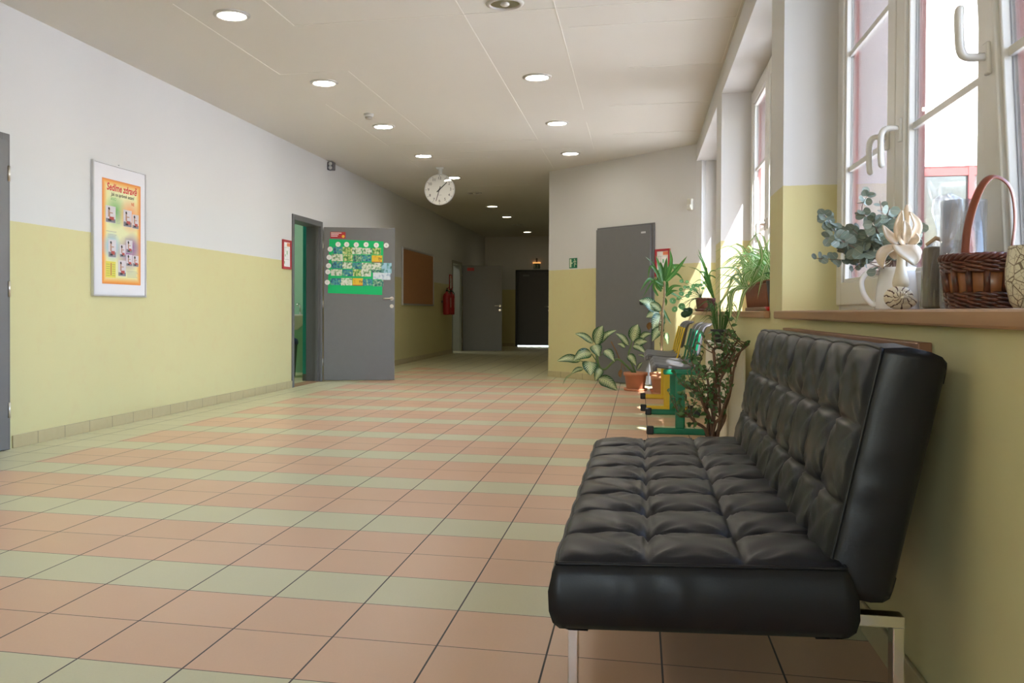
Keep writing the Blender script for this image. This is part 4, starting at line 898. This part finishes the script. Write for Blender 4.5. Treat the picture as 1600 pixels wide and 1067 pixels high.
# ---- coin-leaf plant, glazed pots on the third sill
Y = 9.35; sx_ = at(1099, 470, Y).x; SZ = .925
p = thing('coin_plant', 'round coin-leaf plant in a brown glazed pot at the far end of the far sill', 'potted plant', (sx_, Y, SZ))
MGLZ = mk('brown_glaze', (.13, .05, .035), .25, var=.5, scale=20)
top = pot(p, sx_, Y, SZ, .082, .125, MGLZ, saucer=True, rim=False)
ml, ms = MB(), MB(); hub = Vector((sx_-.02, Y-.02, top+.01))
for x, y, r in ((380,465,18),(375,540,16),(380,580,22),(300,645,27),(383,695,28),(318,722,25),(355,620,19),(412,520,15),(440,522,17),(435,600,19),(457,572,17),(490,510,19),(512,500,15),(530,505,17),(592,480,17),(470,540,14),(560,500,15),(398,720,18),(430,470,14),(505,545,16),(575,530,14)):
    c = k8(x, y, Y-.05+dj(.07)); n_ = Vector((-.25+dj(.5), -1, .45+dj(.4))).normalized(); ex = n_.orthogonal().normalized(); ey = n_.cross(ex); R_ = r*Y/1419/5.87*1.08
    ml.smooth = True; i0 = ml.vert(c-n_*.004, (.5, .5)); ring = [ml.vert(c+(ex*cos(2*pi*k/16)+ey*sin(2*pi*k/16))*R_+n_*.003*cos(4*pi*k/16), (.5+.5*cos(2*pi*k/16), .5+.5*sin(2*pi*k/16))) for k in range(16)]
    for k in range(16): ml.face(i0, ring[k], ring[(k+1) % 16])
    ms.tube(curve([hub, hub.lerp(c, .5)+Vector((0, 0, .03)), c-n_*.005], 8), .0022, 5)
ml.build('foliage', MLEAF['coin'], p); ms.tube(curve([hub+Vector((0, 0, -.02)), hub, hub+Vector((-.05, -.02, -.02))], 6), .006, 6); ms.build('stem', MSTEM, p)
m = MB(); 
for x, y in ((455, 705), (440, 715), (458, 728), (432, 735), (424, 748), (448, 742), (465, 715)): c = k8(x, y, 9.30); m.leaf([c, c+Vector((-.012+dj(.02), -.01, -.025)), c+Vector((-.015+dj(.03), 0, -.06))], .055, (-.5, -1, .1+dj(.4)), .1)
m.tube(curve([hub+Vector((-.0, 0, 0)), k8(470, 640, 9.28), k8(452, 700, 9.28), k8(430, 745, 9.30)], 10), .003, 5); m.build('trailing_shoot', mk('ivy_green', (.012, .055, .018), .4, var=.3), p)
Y2 = 8.95; sx2 = at(1116, 470, Y2).x
p = thing('amaryllis', 'upright strap-leaved plant in a dark purple glazed pot on the far sill', 'potted plant', (sx2, Y2, SZ))
top = pot(p, sx2, Y2, SZ, .072, .115, mk('purple_glaze', (.10, .035, .05), .25, var=.4, scale=20), saucer=True, rim=False)
m = MB(); hub = Vector((sx2, Y2, top-.01))
for pts, w in ((((610,540),(600,350),(533,170)),20),(((605,520),(580,320),(528,215)),12),(((612,540),(640,420),(740,460),(830,440)),10),(((605,560),(560,390),(440,330)),8),(((610,540),(640,390),(760,380)),10),(((600,520),(570,460),(480,490)),8),(((612,540),(620,440),(605,360)),16),(((600,430),(610,350),(580,350)),18),(((610,420),(560,380),(540,410)),18)):
    m.leaf([hub]+[k8(a, b, Y2-.02+dj(.05)) for a, b in pts[1 if pts[0][1] > 500 else 0:]], w*Y2/1419/5.87*1.25, Vector((-.2+dj(.3), -1, .4)), .12, STRAP, n=14)
m.build('foliage', MLEAF['strap'], p)
# ---- spider plants on the second sill
bx0, bx1, by0, by1 = .655, .835, 5.04, 6.05
p = thing('spider_plant', 'big striped spider plant spilling from a long ribbed brown planter on the middle sill', 'potted plant', ((bx0+bx1)/2, (by0+by1)/2, SZ))
m = MB()
def tap(x, y, z): t = (z-SZ-.02)/.125; cx_, cy_ = (bx0+bx1)/2, (by0+by1)/2; k = .86+.14*t; return (cx_+(x-cx_)*k, cy_+(y-cy_)*(.94+.06*t), z)
z0, z1 = SZ+.02, SZ+.158
m.fr = None
a = [tap(bx0, by0, z0), tap(bx1, by0, z0), tap(bx1, by1, z0), tap(bx0, by1, z0)]; b = [tap(bx0, by0, z1), tap(bx1, by0, z1), tap(bx1, by1, z1), tap(bx0, by1, z1)]
for i in range(4): m.quad(a[i], a[(i+1) % 4], b[(i+1) % 4], b[i])
m.quad(*reversed(a)); m.quad(*[tap(x, y, z1-.02) for x, y in ((bx0, by0), (bx1, by0), (bx1, by1), (bx0, by1))])
for i in range(34):
    y = by0+.012+i*(by1-by0-.024)/33; m.tube([Vector(tap(bx0, y, z0+.004))+Vector((-.001, 0, 0)), Vector(tap(bx0, y, z1-.012))+Vector((-.001, 0, 0))], .0055, 6)
for i in range(7):
    x = bx0+.012+i*(bx1-bx0-.024)/6; m.tube([Vector(tap(x, by0, z0+.004)), Vector(tap(x, by0, z1-.012))], .0055, 6)
for u_, v_ in ((0, 1), (1, 2), (2, 3), (3, 0)): m.tube([b[u_], b[v_]], .008, 8)
m.build('planter', mk('planter_brown', (.22, .075, .035), .5, var=.2, scale=20), p)
MB().rbox((bx0+.0, by0-.01, SZ), (bx1, by1+.01, SZ+.022), .005).build('tray', mk('tray_brown', (.26, .14, .09), .5, var=.3, scale=20), p)
MB().box((bx0+.03, by0+.04, SZ+.12), (bx1-.03, by1-.04, SZ+.130)).build('soil', MSOIL, p)
m = MB(); rnd = random.Random(11)
for i in range(150):
    y0_ = rnd.uniform(by0+.08, by1-.05); x0_ = rnd.uniform(bx0+.04, bx1-.04); b0 = Vector((x0_, y0_, SZ+.125)); an = rnd.uniform(0, 2*pi); ln = rnd.uniform(.18, .42)
    d = Vector((cos(an)*.75-.25, sin(an)*.9+.15, 0)); up_ = rnd.uniform(.35, .95)
    tip = b0+d*ln*.9+Vector((0, 0, ln*(up_-.55)*1.1)); mid = b0+d*ln*.42+Vector((0, 0, ln*up_*.75))
    for v in (mid, tip):
        v.x = min(v.x, .862); v.y = max(v.y, 4.93)
        if v.x > bx0-.04 and v.z < SZ+.16: v.z = SZ+.17
    m.leaf([b0, mid, tip], rnd.uniform(.010, .018), Vector((d.x*.3-.3, d.y*.3-.5, .8)), .2, STRAP, n=10)
def kk(x, y, Y): return at(1120+x/7.618, 360+y/7.618, Y)
for pts, w, y_ in ((((520,640),(540,330),(450,0)),.022,5.2),(((560,600),(620,450),(420,285),(330,320)),.026,5.25),(((470,620),(560,280),(640,70)),.018,5.2),(((360,640),(300,330),(150,190),(-30,260)),.011,5.5),(((380,640),(250,480),(100,445),(-30,475)),.016,5.5),(((380,640),(230,580),(180,580),(130,760),(140,950)),.013,5.4),(((360,650),(200,700),(60,830),(-20,920)),.013,5.4),
                   (((350,640),(240,690),(180,800),(165,1000),(140,1140)),.021,5.3),(((400,650),(320,760),(270,960),(210,1140)),.021,5.25),(((330,640),(180,740),(150,900),(180,1110)),.018,5.35),(((340,640),(150,740),(40,880),(-30,1000)),.012,5.45),(((380,640),(280,560),(200,540),(120,640)),.016,5.4),(((330,640),(180,560),(0,520)),.012,5.5),(((400,640),(260,660),(120,680),(0,720)),.010,5.4),(((420,640),(330,560),(420,480),(560,490)),.02,5.3)):
    P = [kk(a, b_, y_-.03*i) for i, (a, b_) in enumerate(pts)]
    P[0] = Vector((min(max(P[0].x, bx0+.02), bx1-.03), y_, SZ+.13))
    for v in P:
        v.x = min(v.x, .862)
        if v.x > XR-.05 and v.z < SZ+.16: v.x = min(v.x, XR-.055)
    m.leaf(P, w, Vector((-.4, -.8, .6)), .16, STRAP, n=18)
m.build('foliage', MLEAF['spider'], p)
p = thing('slim_dark_pot', 'small dark grey tapered pot in a red saucer beside the spider plant', 'pot', (.70, 4.945, SZ))
MB().lathe([(.038, SZ+.012), (.055, SZ+.15), (.056, SZ+.155), (.050, SZ+.155), (.046, SZ+.13), (.001, SZ+.128)], (.69, 4.93, 0), 28).build('pot', mk('slate', (.045, .047, .055), .5), p)
MB().lathe([(.052, SZ), (.062, SZ+.022), (.058, SZ+.022), (.048, SZ+.012), (.001, SZ+.012)], (.69, 4.93, 0), 28).build('saucer', mk('red_plastic', (.55, .02, .02), .35), p)
m = MB()
for i in range(9): a = i*.7; m.leaf([(.69, 4.93, SZ+.13), (.69+.03*cos(a), 4.93+.03*sin(a), SZ+.19), (.69+.075*cos(a), 4.955+.06*sin(a), SZ+.21+dj(.03))], .022, (0, -.6, .8), .1, n=8)
m.build('foliage', MLEAF['strap'], p)
# ---- grass pot on the radiator
gx, gy, gz = .50, 6.05, .724
p = thing('grass_pot', 'dark little pot of thin grass standing on the radiator', 'potted plant', (gx, gy, gz))
top = pot(p, gx, gy, gz, .060, .085, mk('dark_pot', (.03, .028, .028), .5), saucer=False, rim=False)
m = MB(); rnd = random.Random(4)
for i in range(70):
    an = rnd.uniform(0, 2*pi); ln = rnd.uniform(.10, .27); b0 = Vector((gx+.03*cos(an), gy+.03*sin(an), top-.005)); d = Vector((cos(an), sin(an), 0)); k = rnd.uniform(.2, .8)
    P = [b0, b0+d*ln*.35*k+Vector((0, 0, ln*.7)), b0+d*ln*k+Vector((0, 0, ln*(.95-k*.8)))]
    for v in P: v.x = min(v.x, XR-.03); v.z = max(v.z, gz+.03)
    m.leaf(P, .0042, Vector((-.3, -1, .4)), .1, STRAP, n=8)
m.build('grass_blades', MLEAF['strap'], p)
# ---- jade plant behind the sofa
Y = 4.75; cx_ = .345
p = thing('jade_plant', 'woody jade plant with many small leaves in a wide pot beside the sofa end', 'potted plant', (cx_, Y, 0))
top = pot(p, cx_, Y, 0, .150, .215)
def k6(x, y, Y): return at(1060+x/5.333, 500+y/5.333, Y)
rnd = random.Random(21); mw, ml = MB(), MB()
def jleaf(c, s=1):
    n_ = Vector((rnd.uniform(-1, 1), rnd.uniform(-1.2, .3), rnd.uniform(.1, 1))).normalized(); d = Vector((rnd.uniform(-1, 1), rnd.uniform(-1, 1), rnd.uniform(-.3, .9))).normalized()
    l = rnd.uniform(.020, .034)*s; ml.leaf([c, c+d*l*.5+Vector((0, 0, .003)), c+d*l], l*.62, n_, .12, n=6)
def branch(P, r0, r1, tw=5):
    pts = curve(P, 18); mw.tube(pts, [(r0+(r1-r0)*i/17)*(1+.10*sin(i*2.1)) for i in range(18)], 8)
    for k in range(tw+3):
        i = rnd.randint(6, 17); s_ = pts[i]; d = Vector((rnd.uniform(-1, .8), rnd.uniform(-.9, .9), rnd.uniform(.0, 1))).normalized(); l = rnd.uniform(.05, .12); e = s_+d*l+Vector((0, 0, .015))
        e.x = min(e.x, .42); Q = curve([s_, s_.lerp(e, .5)+Vector((0, 0, -.008)), e], 6); mw.tube(Q, [r1*.8, r1*.7, r1*.6, .002, .0018, .0015], 6)
        for q_ in Q[2:]:
            jleaf(q_)
    for q_ in pts[12:]: 
        jleaf(q_)
def br(*a, d=0): return [Vector((cx_+rnd.uniform(-.02, .05), Y+d*.3, top-.01))]+[k6(x, y, Y+d*(i+1)/len(a)) for i, (x, y) in enumerate(a)]
for a, r0, r1, d in ((((290,860),(285,650),(305,500),(380,340),(430,260),(505,160)),.012,.0035,.0),(((250,850),(230,770),(190,640),(130,580),(60,560),(15,520)),.010,.003,-.08),(((230,920),(140,850),(75,785),(0,765)),.010,.004,-.10),(((370,850),(385,740),(430,600),(460,420),(500,300),(560,180)),.012,.0035,.08),
                     (((345,850),(340,600),(350,500),(400,380),(480,250)),.009,.003,-.04),(((300,700),(300,520),(280,440),(190,480),(135,410),(120,340)),.008,.003,.05),(((310,700),(300,330),(288,250),(330,222),(400,240)),.009,.004,-.05),(((300,880),(350,810),(385,700),(440,560)),.010,.004,-.09),(((240,800),(250,620),(240,480),(200,420)),.009,.004,.1),(((360,800),(420,640),(440,480),(430,350),(470,230)),.010,.004,.12),(((280,760),(170,620),(90,560)),.008,.003,.06),(((300,640),(360,480),(480,300),(590,200)),.008,.004,-.02),(((260,800),(200,700),(170,560),(110,480)),.007,.003,-.1)):
    branch(br(*a, d=d), r0, r1, 5)
for x, y in ((5, 530), (25, 500), (10, 810), (95, 890), (120, 880), (20, 620), (60, 640), (5, 745), (110, 330), (140, 310), (60, 520), (235, 860), (250, 870), (190, 780)):
    for _ in range(4): jleaf(k6(x+rnd.uniform(-14, 14), y+rnd.uniform(-14, 14), Y-.06), 1.25)
mw.build('branches', MBARK, p); ml.build('foliage', MLEAF['jade'], p)
# ================================================================== ON THE NEAR SILL
MCERW = mk('white_ceramic', (.80, .79, .79), .25, var=.03)
def k7(x, y, Y): return at(1270+x/5.3375, 290+y/5.3375, Y)
JY = 3.10; J = at(1401, 470, JY).x
p = thing('milk_jug', 'white jug with a looped handle holding the dried eucalyptus', 'jug', (J, JY, SZ))
R1 = .064
MB().lathe([(R1*.97, SZ), (R1, SZ+.008), (R1*.93, SZ+.06), (R1*.80, SZ+.122), (R1*.84, SZ+.135), (R1*.80, SZ+.135), (R1*.75, SZ+.12), (R1*.88, SZ+.05), (.001, SZ+.012)], (J, JY, 0), 40).build('body', MCERW, p)
MB().tube(curve([(J-R1*.80, JY, SZ+.118), (J-R1*1.35, JY, SZ+.118), (J-R1*1.62, JY, SZ+.09), (J-R1*1.50, JY, SZ+.05), (J-R1*1.15, JY, SZ+.02), (J-R1*.96, JY, SZ+.018)], 20), [(.007, .010)]*20, 10).build('handle', MCERW, p)
e = thing('eucalyptus_bunch', 'bunch of dried grey-green eucalyptus sprigs standing in the white jug', 'dried plant', (J, JY, SZ+.06))
ms, ml = MB(), MB(); rnd = random.Random(5)
for tip, mids, n_, s_ in (((5,605),((560,640),(250,620)),15,1),((85,235),((540,600),(250,440),(140,300)),17,1.15),((478,40),((600,560),(520,360),(410,200)),17,1.05),((560,125),((640,560),(590,300)),8,.9),((640,185),((650,520),(610,330)),13,1.3),((110,440),((560,620),(330,510),(200,440)),13,1.25),((690,260),((660,540),(640,380)),12,1.2),((330,360),((590,600),(430,450)),12,1.3),((500,300),((620,560),(560,420)),12,1.3),((420,600),((600,650),(520,600)),10,1.3),((320,720),((590,680),(420,640)),7,.9),((530,740),((620,690),(560,680)),5,1.2),((1000,430),((700,560),(860,470)),12,1.2),((930,330),((690,520),(800,420)),11,1.1),((240,560),((580,620),(400,560)),13,1.2),((430,480),((600,600),(520,520)),11,1.35),((350,470),((590,610),(460,520)),12,1.3),((560,440),((640,600),(600,510)),12,1.3),((660,620),((640,680),(650,650)),5,1.3),((470,690),((600,690),(540,670)),6,1.2)):
    dy = rnd.uniform(-.10, .05)
    jx = rnd.uniform(-.018, .018); jy = rnd.uniform(-.016, .016); P = curve([Vector((J+jx*.6, JY+jy*.6, SZ+.07)), Vector((J+jx, JY+jy, SZ+.165))]+[k7(x, y, JY+dy*(i+1)/4) for i, (x, y) in enumerate(mids)]+[k7(*tip, JY+dy)], 30)
    for v in P: v.x = min(v.x, .853)
    ms.tube(P, [.0022-.00004*i for i in range(30)], 5)
    for k in range(n_):
        t = .34+.66*(k+.5)/n_; c = P[min(29, int(t*29))]; sz = (.046-.022*t)*s_
        for sg in (-1, 1):
            d = Vector((sg*rnd.uniform(.3, 1), rnd.uniform(-1, .6), rnd.uniform(-.7, .8))).normalized(); nn = Vector((rnd.uniform(-.9, .9), -1, rnd.uniform(-.6, .9)))
            tipv = c+d*sz
            if tipv.x > .862 or (min(tipv.z, c.z) < SZ+.165 and (Vector((c.x-J, c.y-JY)).length < .075 or Vector((tipv.x-J, tipv.y-JY)).length < .075)): continue
            ml.leaf([c+d*.003, c+d*sz*.55, tipv], sz*.86, nn, .06, ROUND, n=8)
ms.build('twigs', mk('euca_twig', (.20, .11, .08), .6), e); ml.build('leaves', MLEAF['euca'], e)
# ---- ceramic flower standing on a snail shell
FY = 2.86; fx = at(1411, 480, FY).x; sc = FY/1419/5.929
def k9(x, y, Yv=FY): return at(1340+x/5.929, 310+y/5.929, Yv)
p = thing('ceramic_flower', 'cream ceramic flower figurine growing out of a brown lined snail shell', 'figurine', (fx, FY, SZ))
m_, nt, b_ = nodes('cream_ceramic'); o_ = objc(nt); L(nt, mixc(nt, noise(nt, 18, 3, o_), (.70, .60, .44), (.76, .70, .58)), b_.inputs['Base Color']); b_.inputs['Roughness'].default_value = .4; MCR = m_
m_, nt, b_ = nodes('shell_ceramic'); tc = N(nt, 'ShaderNodeTexCoord'); s_ = N(nt, 'ShaderNodeSeparateXYZ'); L(nt, tc.outputs['UV'], s_.inputs[0])
wv = val(nt, 'FRACT', val(nt, 'ADD', val(nt, 'MULTIPLY', s_.outputs[1], 26.0), val(nt, 'MULTIPLY', noise(nt, 40, 2, objc(nt)), 1.6))); L(nt, mixc(nt, val(nt, 'LESS_THAN', wv, .22), (.72, .64, .50), (.10, .045, .03)), b_.inputs['Base Color']); b_.inputs['Roughness'].default_value = .35; MSH = m_
m = MB(); c = k9(355, 975); R_ = 62*sc
sp = []; rr = []
sp_c = Vector((c.x+.012, FY, SZ+.001))
for i in range(70):
    t = i/69; a = -0.2-t*2.35*2*pi; r = R_*1.45*(1-t)**1.15+.004; rad = R_*.78*(1-t)**1.0+.004
    sp.append(Vector((sp_c.x-.004+r*cos(a)*.95, FY-.045*t, SZ+R_*1.25+r*sin(a)*.62))); rr.append(rad)
lowest = min(q_.z-r_ for q_, r_ in zip(sp, rr)); sp = [q_+Vector((0, 0, SZ-lowest)) for q_ in sp]
m.tube(sp, rr, 18); m.build('snail_shell', MSH, p)
prof = [(.001, 838), (40, 836), (62, 812), (66, 780), (60, 740), (48, 690), (38, 640), (34, 590), (32, 540), (30, 430)]
m = MB(); ax = k9(400, 700).x; m.lathe([(max(.0005, r*sc), k9(400, y).z) for r, y in prof], (ax, FY, 0), 28); m.build('stalk', MCR, p)
MPET = mk('petal_ceramic', (.78, .64, .49), .42, var=.12, scale=30)
def petal(pts, w, nrm, fold=.25): m = MB(); m.leaf(pts, w*sc, nrm, fold, n=14); m.build('petal', MPET, p, solid=.004)
petal([k9(372, 415), k9(290, 350, FY-.02), k9(238, 245, FY-.03)], 85, (.3, -1, .3))
petal([k9(440, 425, FY-.02), k9(425, 340, FY-.035), k9(458, 270, FY-.03)], 95, (0, -1, .1))
petal([k9(470, 425), k9(540, 385, FY-.02), k9(545, 325, FY-.03)], 62, (-.3, -1, .4))
petal([k9(372, 435), k9(260, 490, FY-.03), k9(218, 560, FY-.05), k9(230, 645, FY-.05)], 95, (-.5, -1, .5))
petal([k9(375, 430, FY-.02), k9(430, 480, FY-.06), k9(520, 560, FY-.07), k9(535, 620, FY-.06)], 170, (.1, -1, .55), .18)
petal([k9(440, 430, FY+.01), k9(540, 480, FY+.03), k9(575, 545, FY+.03)], 110, (.4, -.6, .8))
petal([k9(400, 430, FY+.01), k9(350, 500, FY+.04), k9(345, 570, FY+.05)], 110, (-.2, -1, .3))
bx_ = k9(462, 200).x
MB().lathe([(.001, k9(0, 62).z), (18*sc, k9(0, 75).z), (30*sc, k9(0, 110).z), (27*sc, k9(0, 150).z), (20*sc, k9(0, 200).z), (16*sc, k9(0, 330).z), (12*sc, k9(0, 430).z)], (bx_, FY, 0), 20).build('bud', MPET, p)
petal([k9(440, 420), k9(385, 280, FY-.015), k9(410, 110, FY-.012)], 78, (-.3, -1, 0), .35); petal([k9(455, 420), k9(545, 260, FY-.015), k9(488, 120, FY-.012)], 82, (.4, -1, 0), .35); petal([k9(440, 400, FY-.02), k9(455, 300, FY-.045), k9(440, 200, FY-.03)], 70, (0, -1, .1), .3)
MB().lathe([(31*sc, k9(0, 440).z), (36*sc, k9(0, 432).z), (31*sc, k9(0, 424).z)], (ax+.004, FY, 0), 20).build('tie', mk('dark_cord', (.05, .03, .025), .7), p)
# ---- cellophane wrapped gift
MCELLO = clear('cellophane', (1, 1, 1), base=.10, rough=.10, grey=(1, 1, 1), greyfac=.16)
GY = 2.72; gx0, gx1 = at(1441, 480, GY).x, at(1484, 480, GY).x
p = thing('wrapped_gift', 'brown gift packet wrapped in crumpled clear cellophane with a gathered top', 'gift', ((gx0+gx1)/2, GY, SZ))
m = MB(); cx2 = (gx0+gx1)/2; w2 = (gx1-gx0)/2; gt = at(1450, 386, GY).z
m.rbox((cx2-w2*.8, GY-.03, SZ+.004), (cx2+w2*.85, GY+.03, gt), .006); m.build('packet', mk('kraft_brown', (.155, .125, .085), .6, var=.3, scale=25), p)
rnd = random.Random(9)
def crumple(prof, c, name, amp, n=26, sq=.7, seed=1, mat=MCELLO):
    rnd = random.Random(seed); m = MB(); rings = []
    for r, z, ox in prof: rings.append([m.vert((c[0]+ox+(r+rnd.uniform(-amp, amp)*min(1, r/.02))*cos(2*pi*k/n), c[1]+(r*sq+rnd.uniform(-amp, amp)*min(1, r/.02))*sin(2*pi*k/n), z+rnd.uniform(-amp, amp)*.6)) for k in range(n)])
    for i in range(len(rings)-1):
        for k in range(n): m.face(rings[i][k], rings[i][(k+1) % n], rings[i+1][(k+1) % n], rings[i+1][k])
    return m.build(name, mat, p)
gz = lambda y: at(1460, y, GY).z
crumple([(w2*1.02, SZ+.008, 0), (w2*1.10, gz(450), 0), (w2*1.10, gz(420), 0), (w2*1.08, gz(392), .004), (w2*.9, gz(382), .01)], (cx2, GY), 'cellophane_wrap', .004, sq=.95, seed=2)
crumple([(w2*.9, gz(384), .012), (w2*.55, gz(372), .022), (w2*.75, gz(350), .028), (w2*1.15, gz(328), .030), (w2*1.0, gz(312), .026), (w2*.3, gz(304), .02)], (cx2, GY), 'gathered_top', .006, seed=3, sq=.8)
m = MB(); tx = at(1460, 310, GY)
for pts, w in (([at(1462, 318, GY), at(1456, 298, GY), at(1452, 279, GY-.01)], .018), ([at(1464, 318, GY), at(1466, 300, GY-.015), at(1472, 288, GY-.02)], .022), ([at(1475, 318, GY), at(1486, 304, GY), at(1490, 300, GY-.01)], .028)): m.leaf(pts, w, (-.3, -1, .2), .5, n=8)
m.build('cellophane_tips', MCELLO, p)
MB().tube([at(1447, 383, GY-.03), at(1462, 372, GY-.035), at(1478, 377, GY-.03), at(1490, 372, GY-.02)], [.004, .006, .006, .003], 8).build('ribbon', mk('beige_ribbon', (.55, .40, .26), .6), p)
# ---- wicker basket
BY = 2.20; bl_ = at(1474, 404, BY).x; bxc = bl_+.094; RB = .094; bz1 = at(1500, 404, BY).z
def wick():
    m, nt, b = nodes('dark_wicker'); v = noise(nt, 60, 4, objc(nt)); L(nt, ramp(nt, v, [(.3, (.035, .012, .008)), (.6, (.12, .035, .018)), (.8, (.26, .12, .05))]), b.inputs['Base Color']); b.inputs['Roughness'].default_value = .3; return m
MWICK = wick(); MBAND = woodmat('band_wood', (.19, .065, .022), (.33, .13, .045), .3, (60, 60, 8))
p = thing('wicker_basket', 'dark brown woven basket with a tall arched handle', 'basket', (bxc, BY, SZ))
H_ = bz1-SZ; zz = lambda t: SZ+H_*t; rr_ = lambda t: RB*(.84+.16*t)
MB().lathe([(.001, zz(.02)), (rr_(.02)*.97, zz(.02)), (rr_(.9)*.965, zz(.95)), (rr_(.9)*.92, zz(.95)), (rr_(.1)*.9, zz(.08)), (.001, zz(.08))], (bxc, BY, 0), 40).build('band', MBAND, p)
m = MB()
for t in (.04, .12, .20, .28, .76, .84, .92): 
    for ph in (0, pi): m.tube([(bxc+(rr_(t)+.0035*sin(9*a+ph))*cos(a), BY+(rr_(t)+.0035*sin(9*a+ph))*sin(a), zz(t)+.003*cos(9*a+ph)) for a in [2*pi*k/72 for k in range(72)]], .0045, 6, closed=True)
m.build('weave', MWICK, p)
m = MB()
for ph in (0, 2.1, 4.2): m.tube([(bxc+(RB+.004*cos(14*a+ph))*cos(a), BY+(RB+.004*cos(14*a+ph))*sin(a), zz(1.0)+.005*sin(14*a+ph)) for a in [2*pi*k/90 for k in range(90)]], .0050, 6, closed=True)
m.build('rim', mk('rim_wicker', (.09, .022, .014), .3, var=.4, scale=40), p)
m = MB()
for k in range(16): a = 2*pi*k/16; m.tube([(bxc+rr_(.25)*cos(a), BY+rr_(.25)*sin(a), zz(.25)), (bxc+rr_(.78)*cos(a)*1.005, BY+rr_(.78)*sin(a)*1.005, zz(.78))], [(.004, .007)]*2, 6)
m.build('stave', MWICK, p)
hl, hr = at(1508, 404, BY-.03), at(1581, 395, BY+.01); m = MB()
P = curve([(hl.x, hl.y, zz(.6)), tuple(hl), tuple(at(1513, 350, BY-.02)), tuple(at(1531, 296, BY-.01)), tuple(at(1552, 276, BY)), tuple(at(1578, 292, BY)), tuple(at(1586, 340, BY+.01)), tuple(hr), (hr.x, hr.y, zz(.6))], 44)
m.tube(P, [(.0028, .0095)]*44, 10); m.build('handle', mk('cane_red', (.20, .05, .022), .3, var=.2, scale=30), p)
# ---- clear gift box behind / in the basket
VY = 2.42; vx0, vx1 = at(1469, 400, VY).x, at(1541, 400, VY).x
p = thing('clear_vase', 'tall clear glass vase standing behind the wicker basket', 'vase', ((vx0+vx1)/2, VY, SZ))
rv = (vx1-vx0)/2*.98; vz = at(1505, 314, VY).z
MB().lathe([(.001, SZ), (rv*.93, SZ), (rv, SZ+.012), (rv, vz), (rv-.004, vz), (rv-.004, SZ+.02), (.001, SZ+.018)], ((vx0+vx1)/2, VY, 0), 40).build('glass', clear('vase_glass', (.98, .99, 1), base=.025, rough=.02, grey=(1, 1, 1), greyfac=.05), p)
m = MB(); rnd = random.Random(31)
for k in range(16):
    c = Vector(((vx0+vx1)/2+rnd.uniform(-.6, .6)*rv, VY+rnd.uniform(-.6, .2)*rv, rnd.uniform(SZ+.06, vz-.06))); d = Vector((rnd.uniform(-1, 1), rnd.uniform(-.5, .5), rnd.uniform(-.5, 1))).normalized()*.022; m.leaf([c-d, c, c+d], .02, (0, -1, .3), .4, n=6)
m.build('film_filling', clear('film', (1, 1, 1), base=.16, rough=.15, grey=(1, 1, 1), greyfac=.3), p)
# ---- crackle glaze pot
m_, nt, b_ = nodes('crackle_glaze'); vr = N(nt, 'ShaderNodeTexVoronoi', feature='DISTANCE_TO_EDGE'); vr.inputs['Scale'].default_value = 42; L(nt, objc(nt), vr.inputs['Vector'])
v2 = N(nt, 'ShaderNodeTexVoronoi', feature='DISTANCE_TO_EDGE'); v2.inputs['Scale'].default_value = 85; L(nt, objc(nt), v2.inputs['Vector'])
cr = val(nt, 'MAXIMUM', val(nt, 'LESS_THAN', vr.outputs[0], .035), val(nt, 'LESS_THAN', v2.outputs[0], .02)); L(nt, mixc(nt, cr, (.66, .61, .46), (.17, .12, .07)), b_.inputs['Base Color']); b_.inputs['Roughness'].default_value = .3
KY = 2.0; kx0 = at(1573, 440, KY).x; RK = .062
o = MB().lathe([(.001, SZ), (RK*.74, SZ), (RK*.86, SZ+.012), (RK, SZ+.05), (RK*1.0, SZ+.08), (RK*.93, SZ+.12), (RK*.92, SZ+.125), (RK*.84, SZ+.125), (RK*.9, SZ+.07), (.001, SZ+.02)], (kx0+RK, KY, 0), 44).build('crackle_pot', m_)
tag(o, 'round cream crackle glazed pot beside the wicker basket', 'pot')
# ---- loose paper slip on the sill
o = MB().box((at(1470, 478, 2.45).x, 2.40, SZ), (at(1492, 478, 2.45).x, 2.47, SZ+.002)).build('paper_slip', MWHITEP); tag(o, 'small white paper slip lying on the sill before the basket', 'paper')
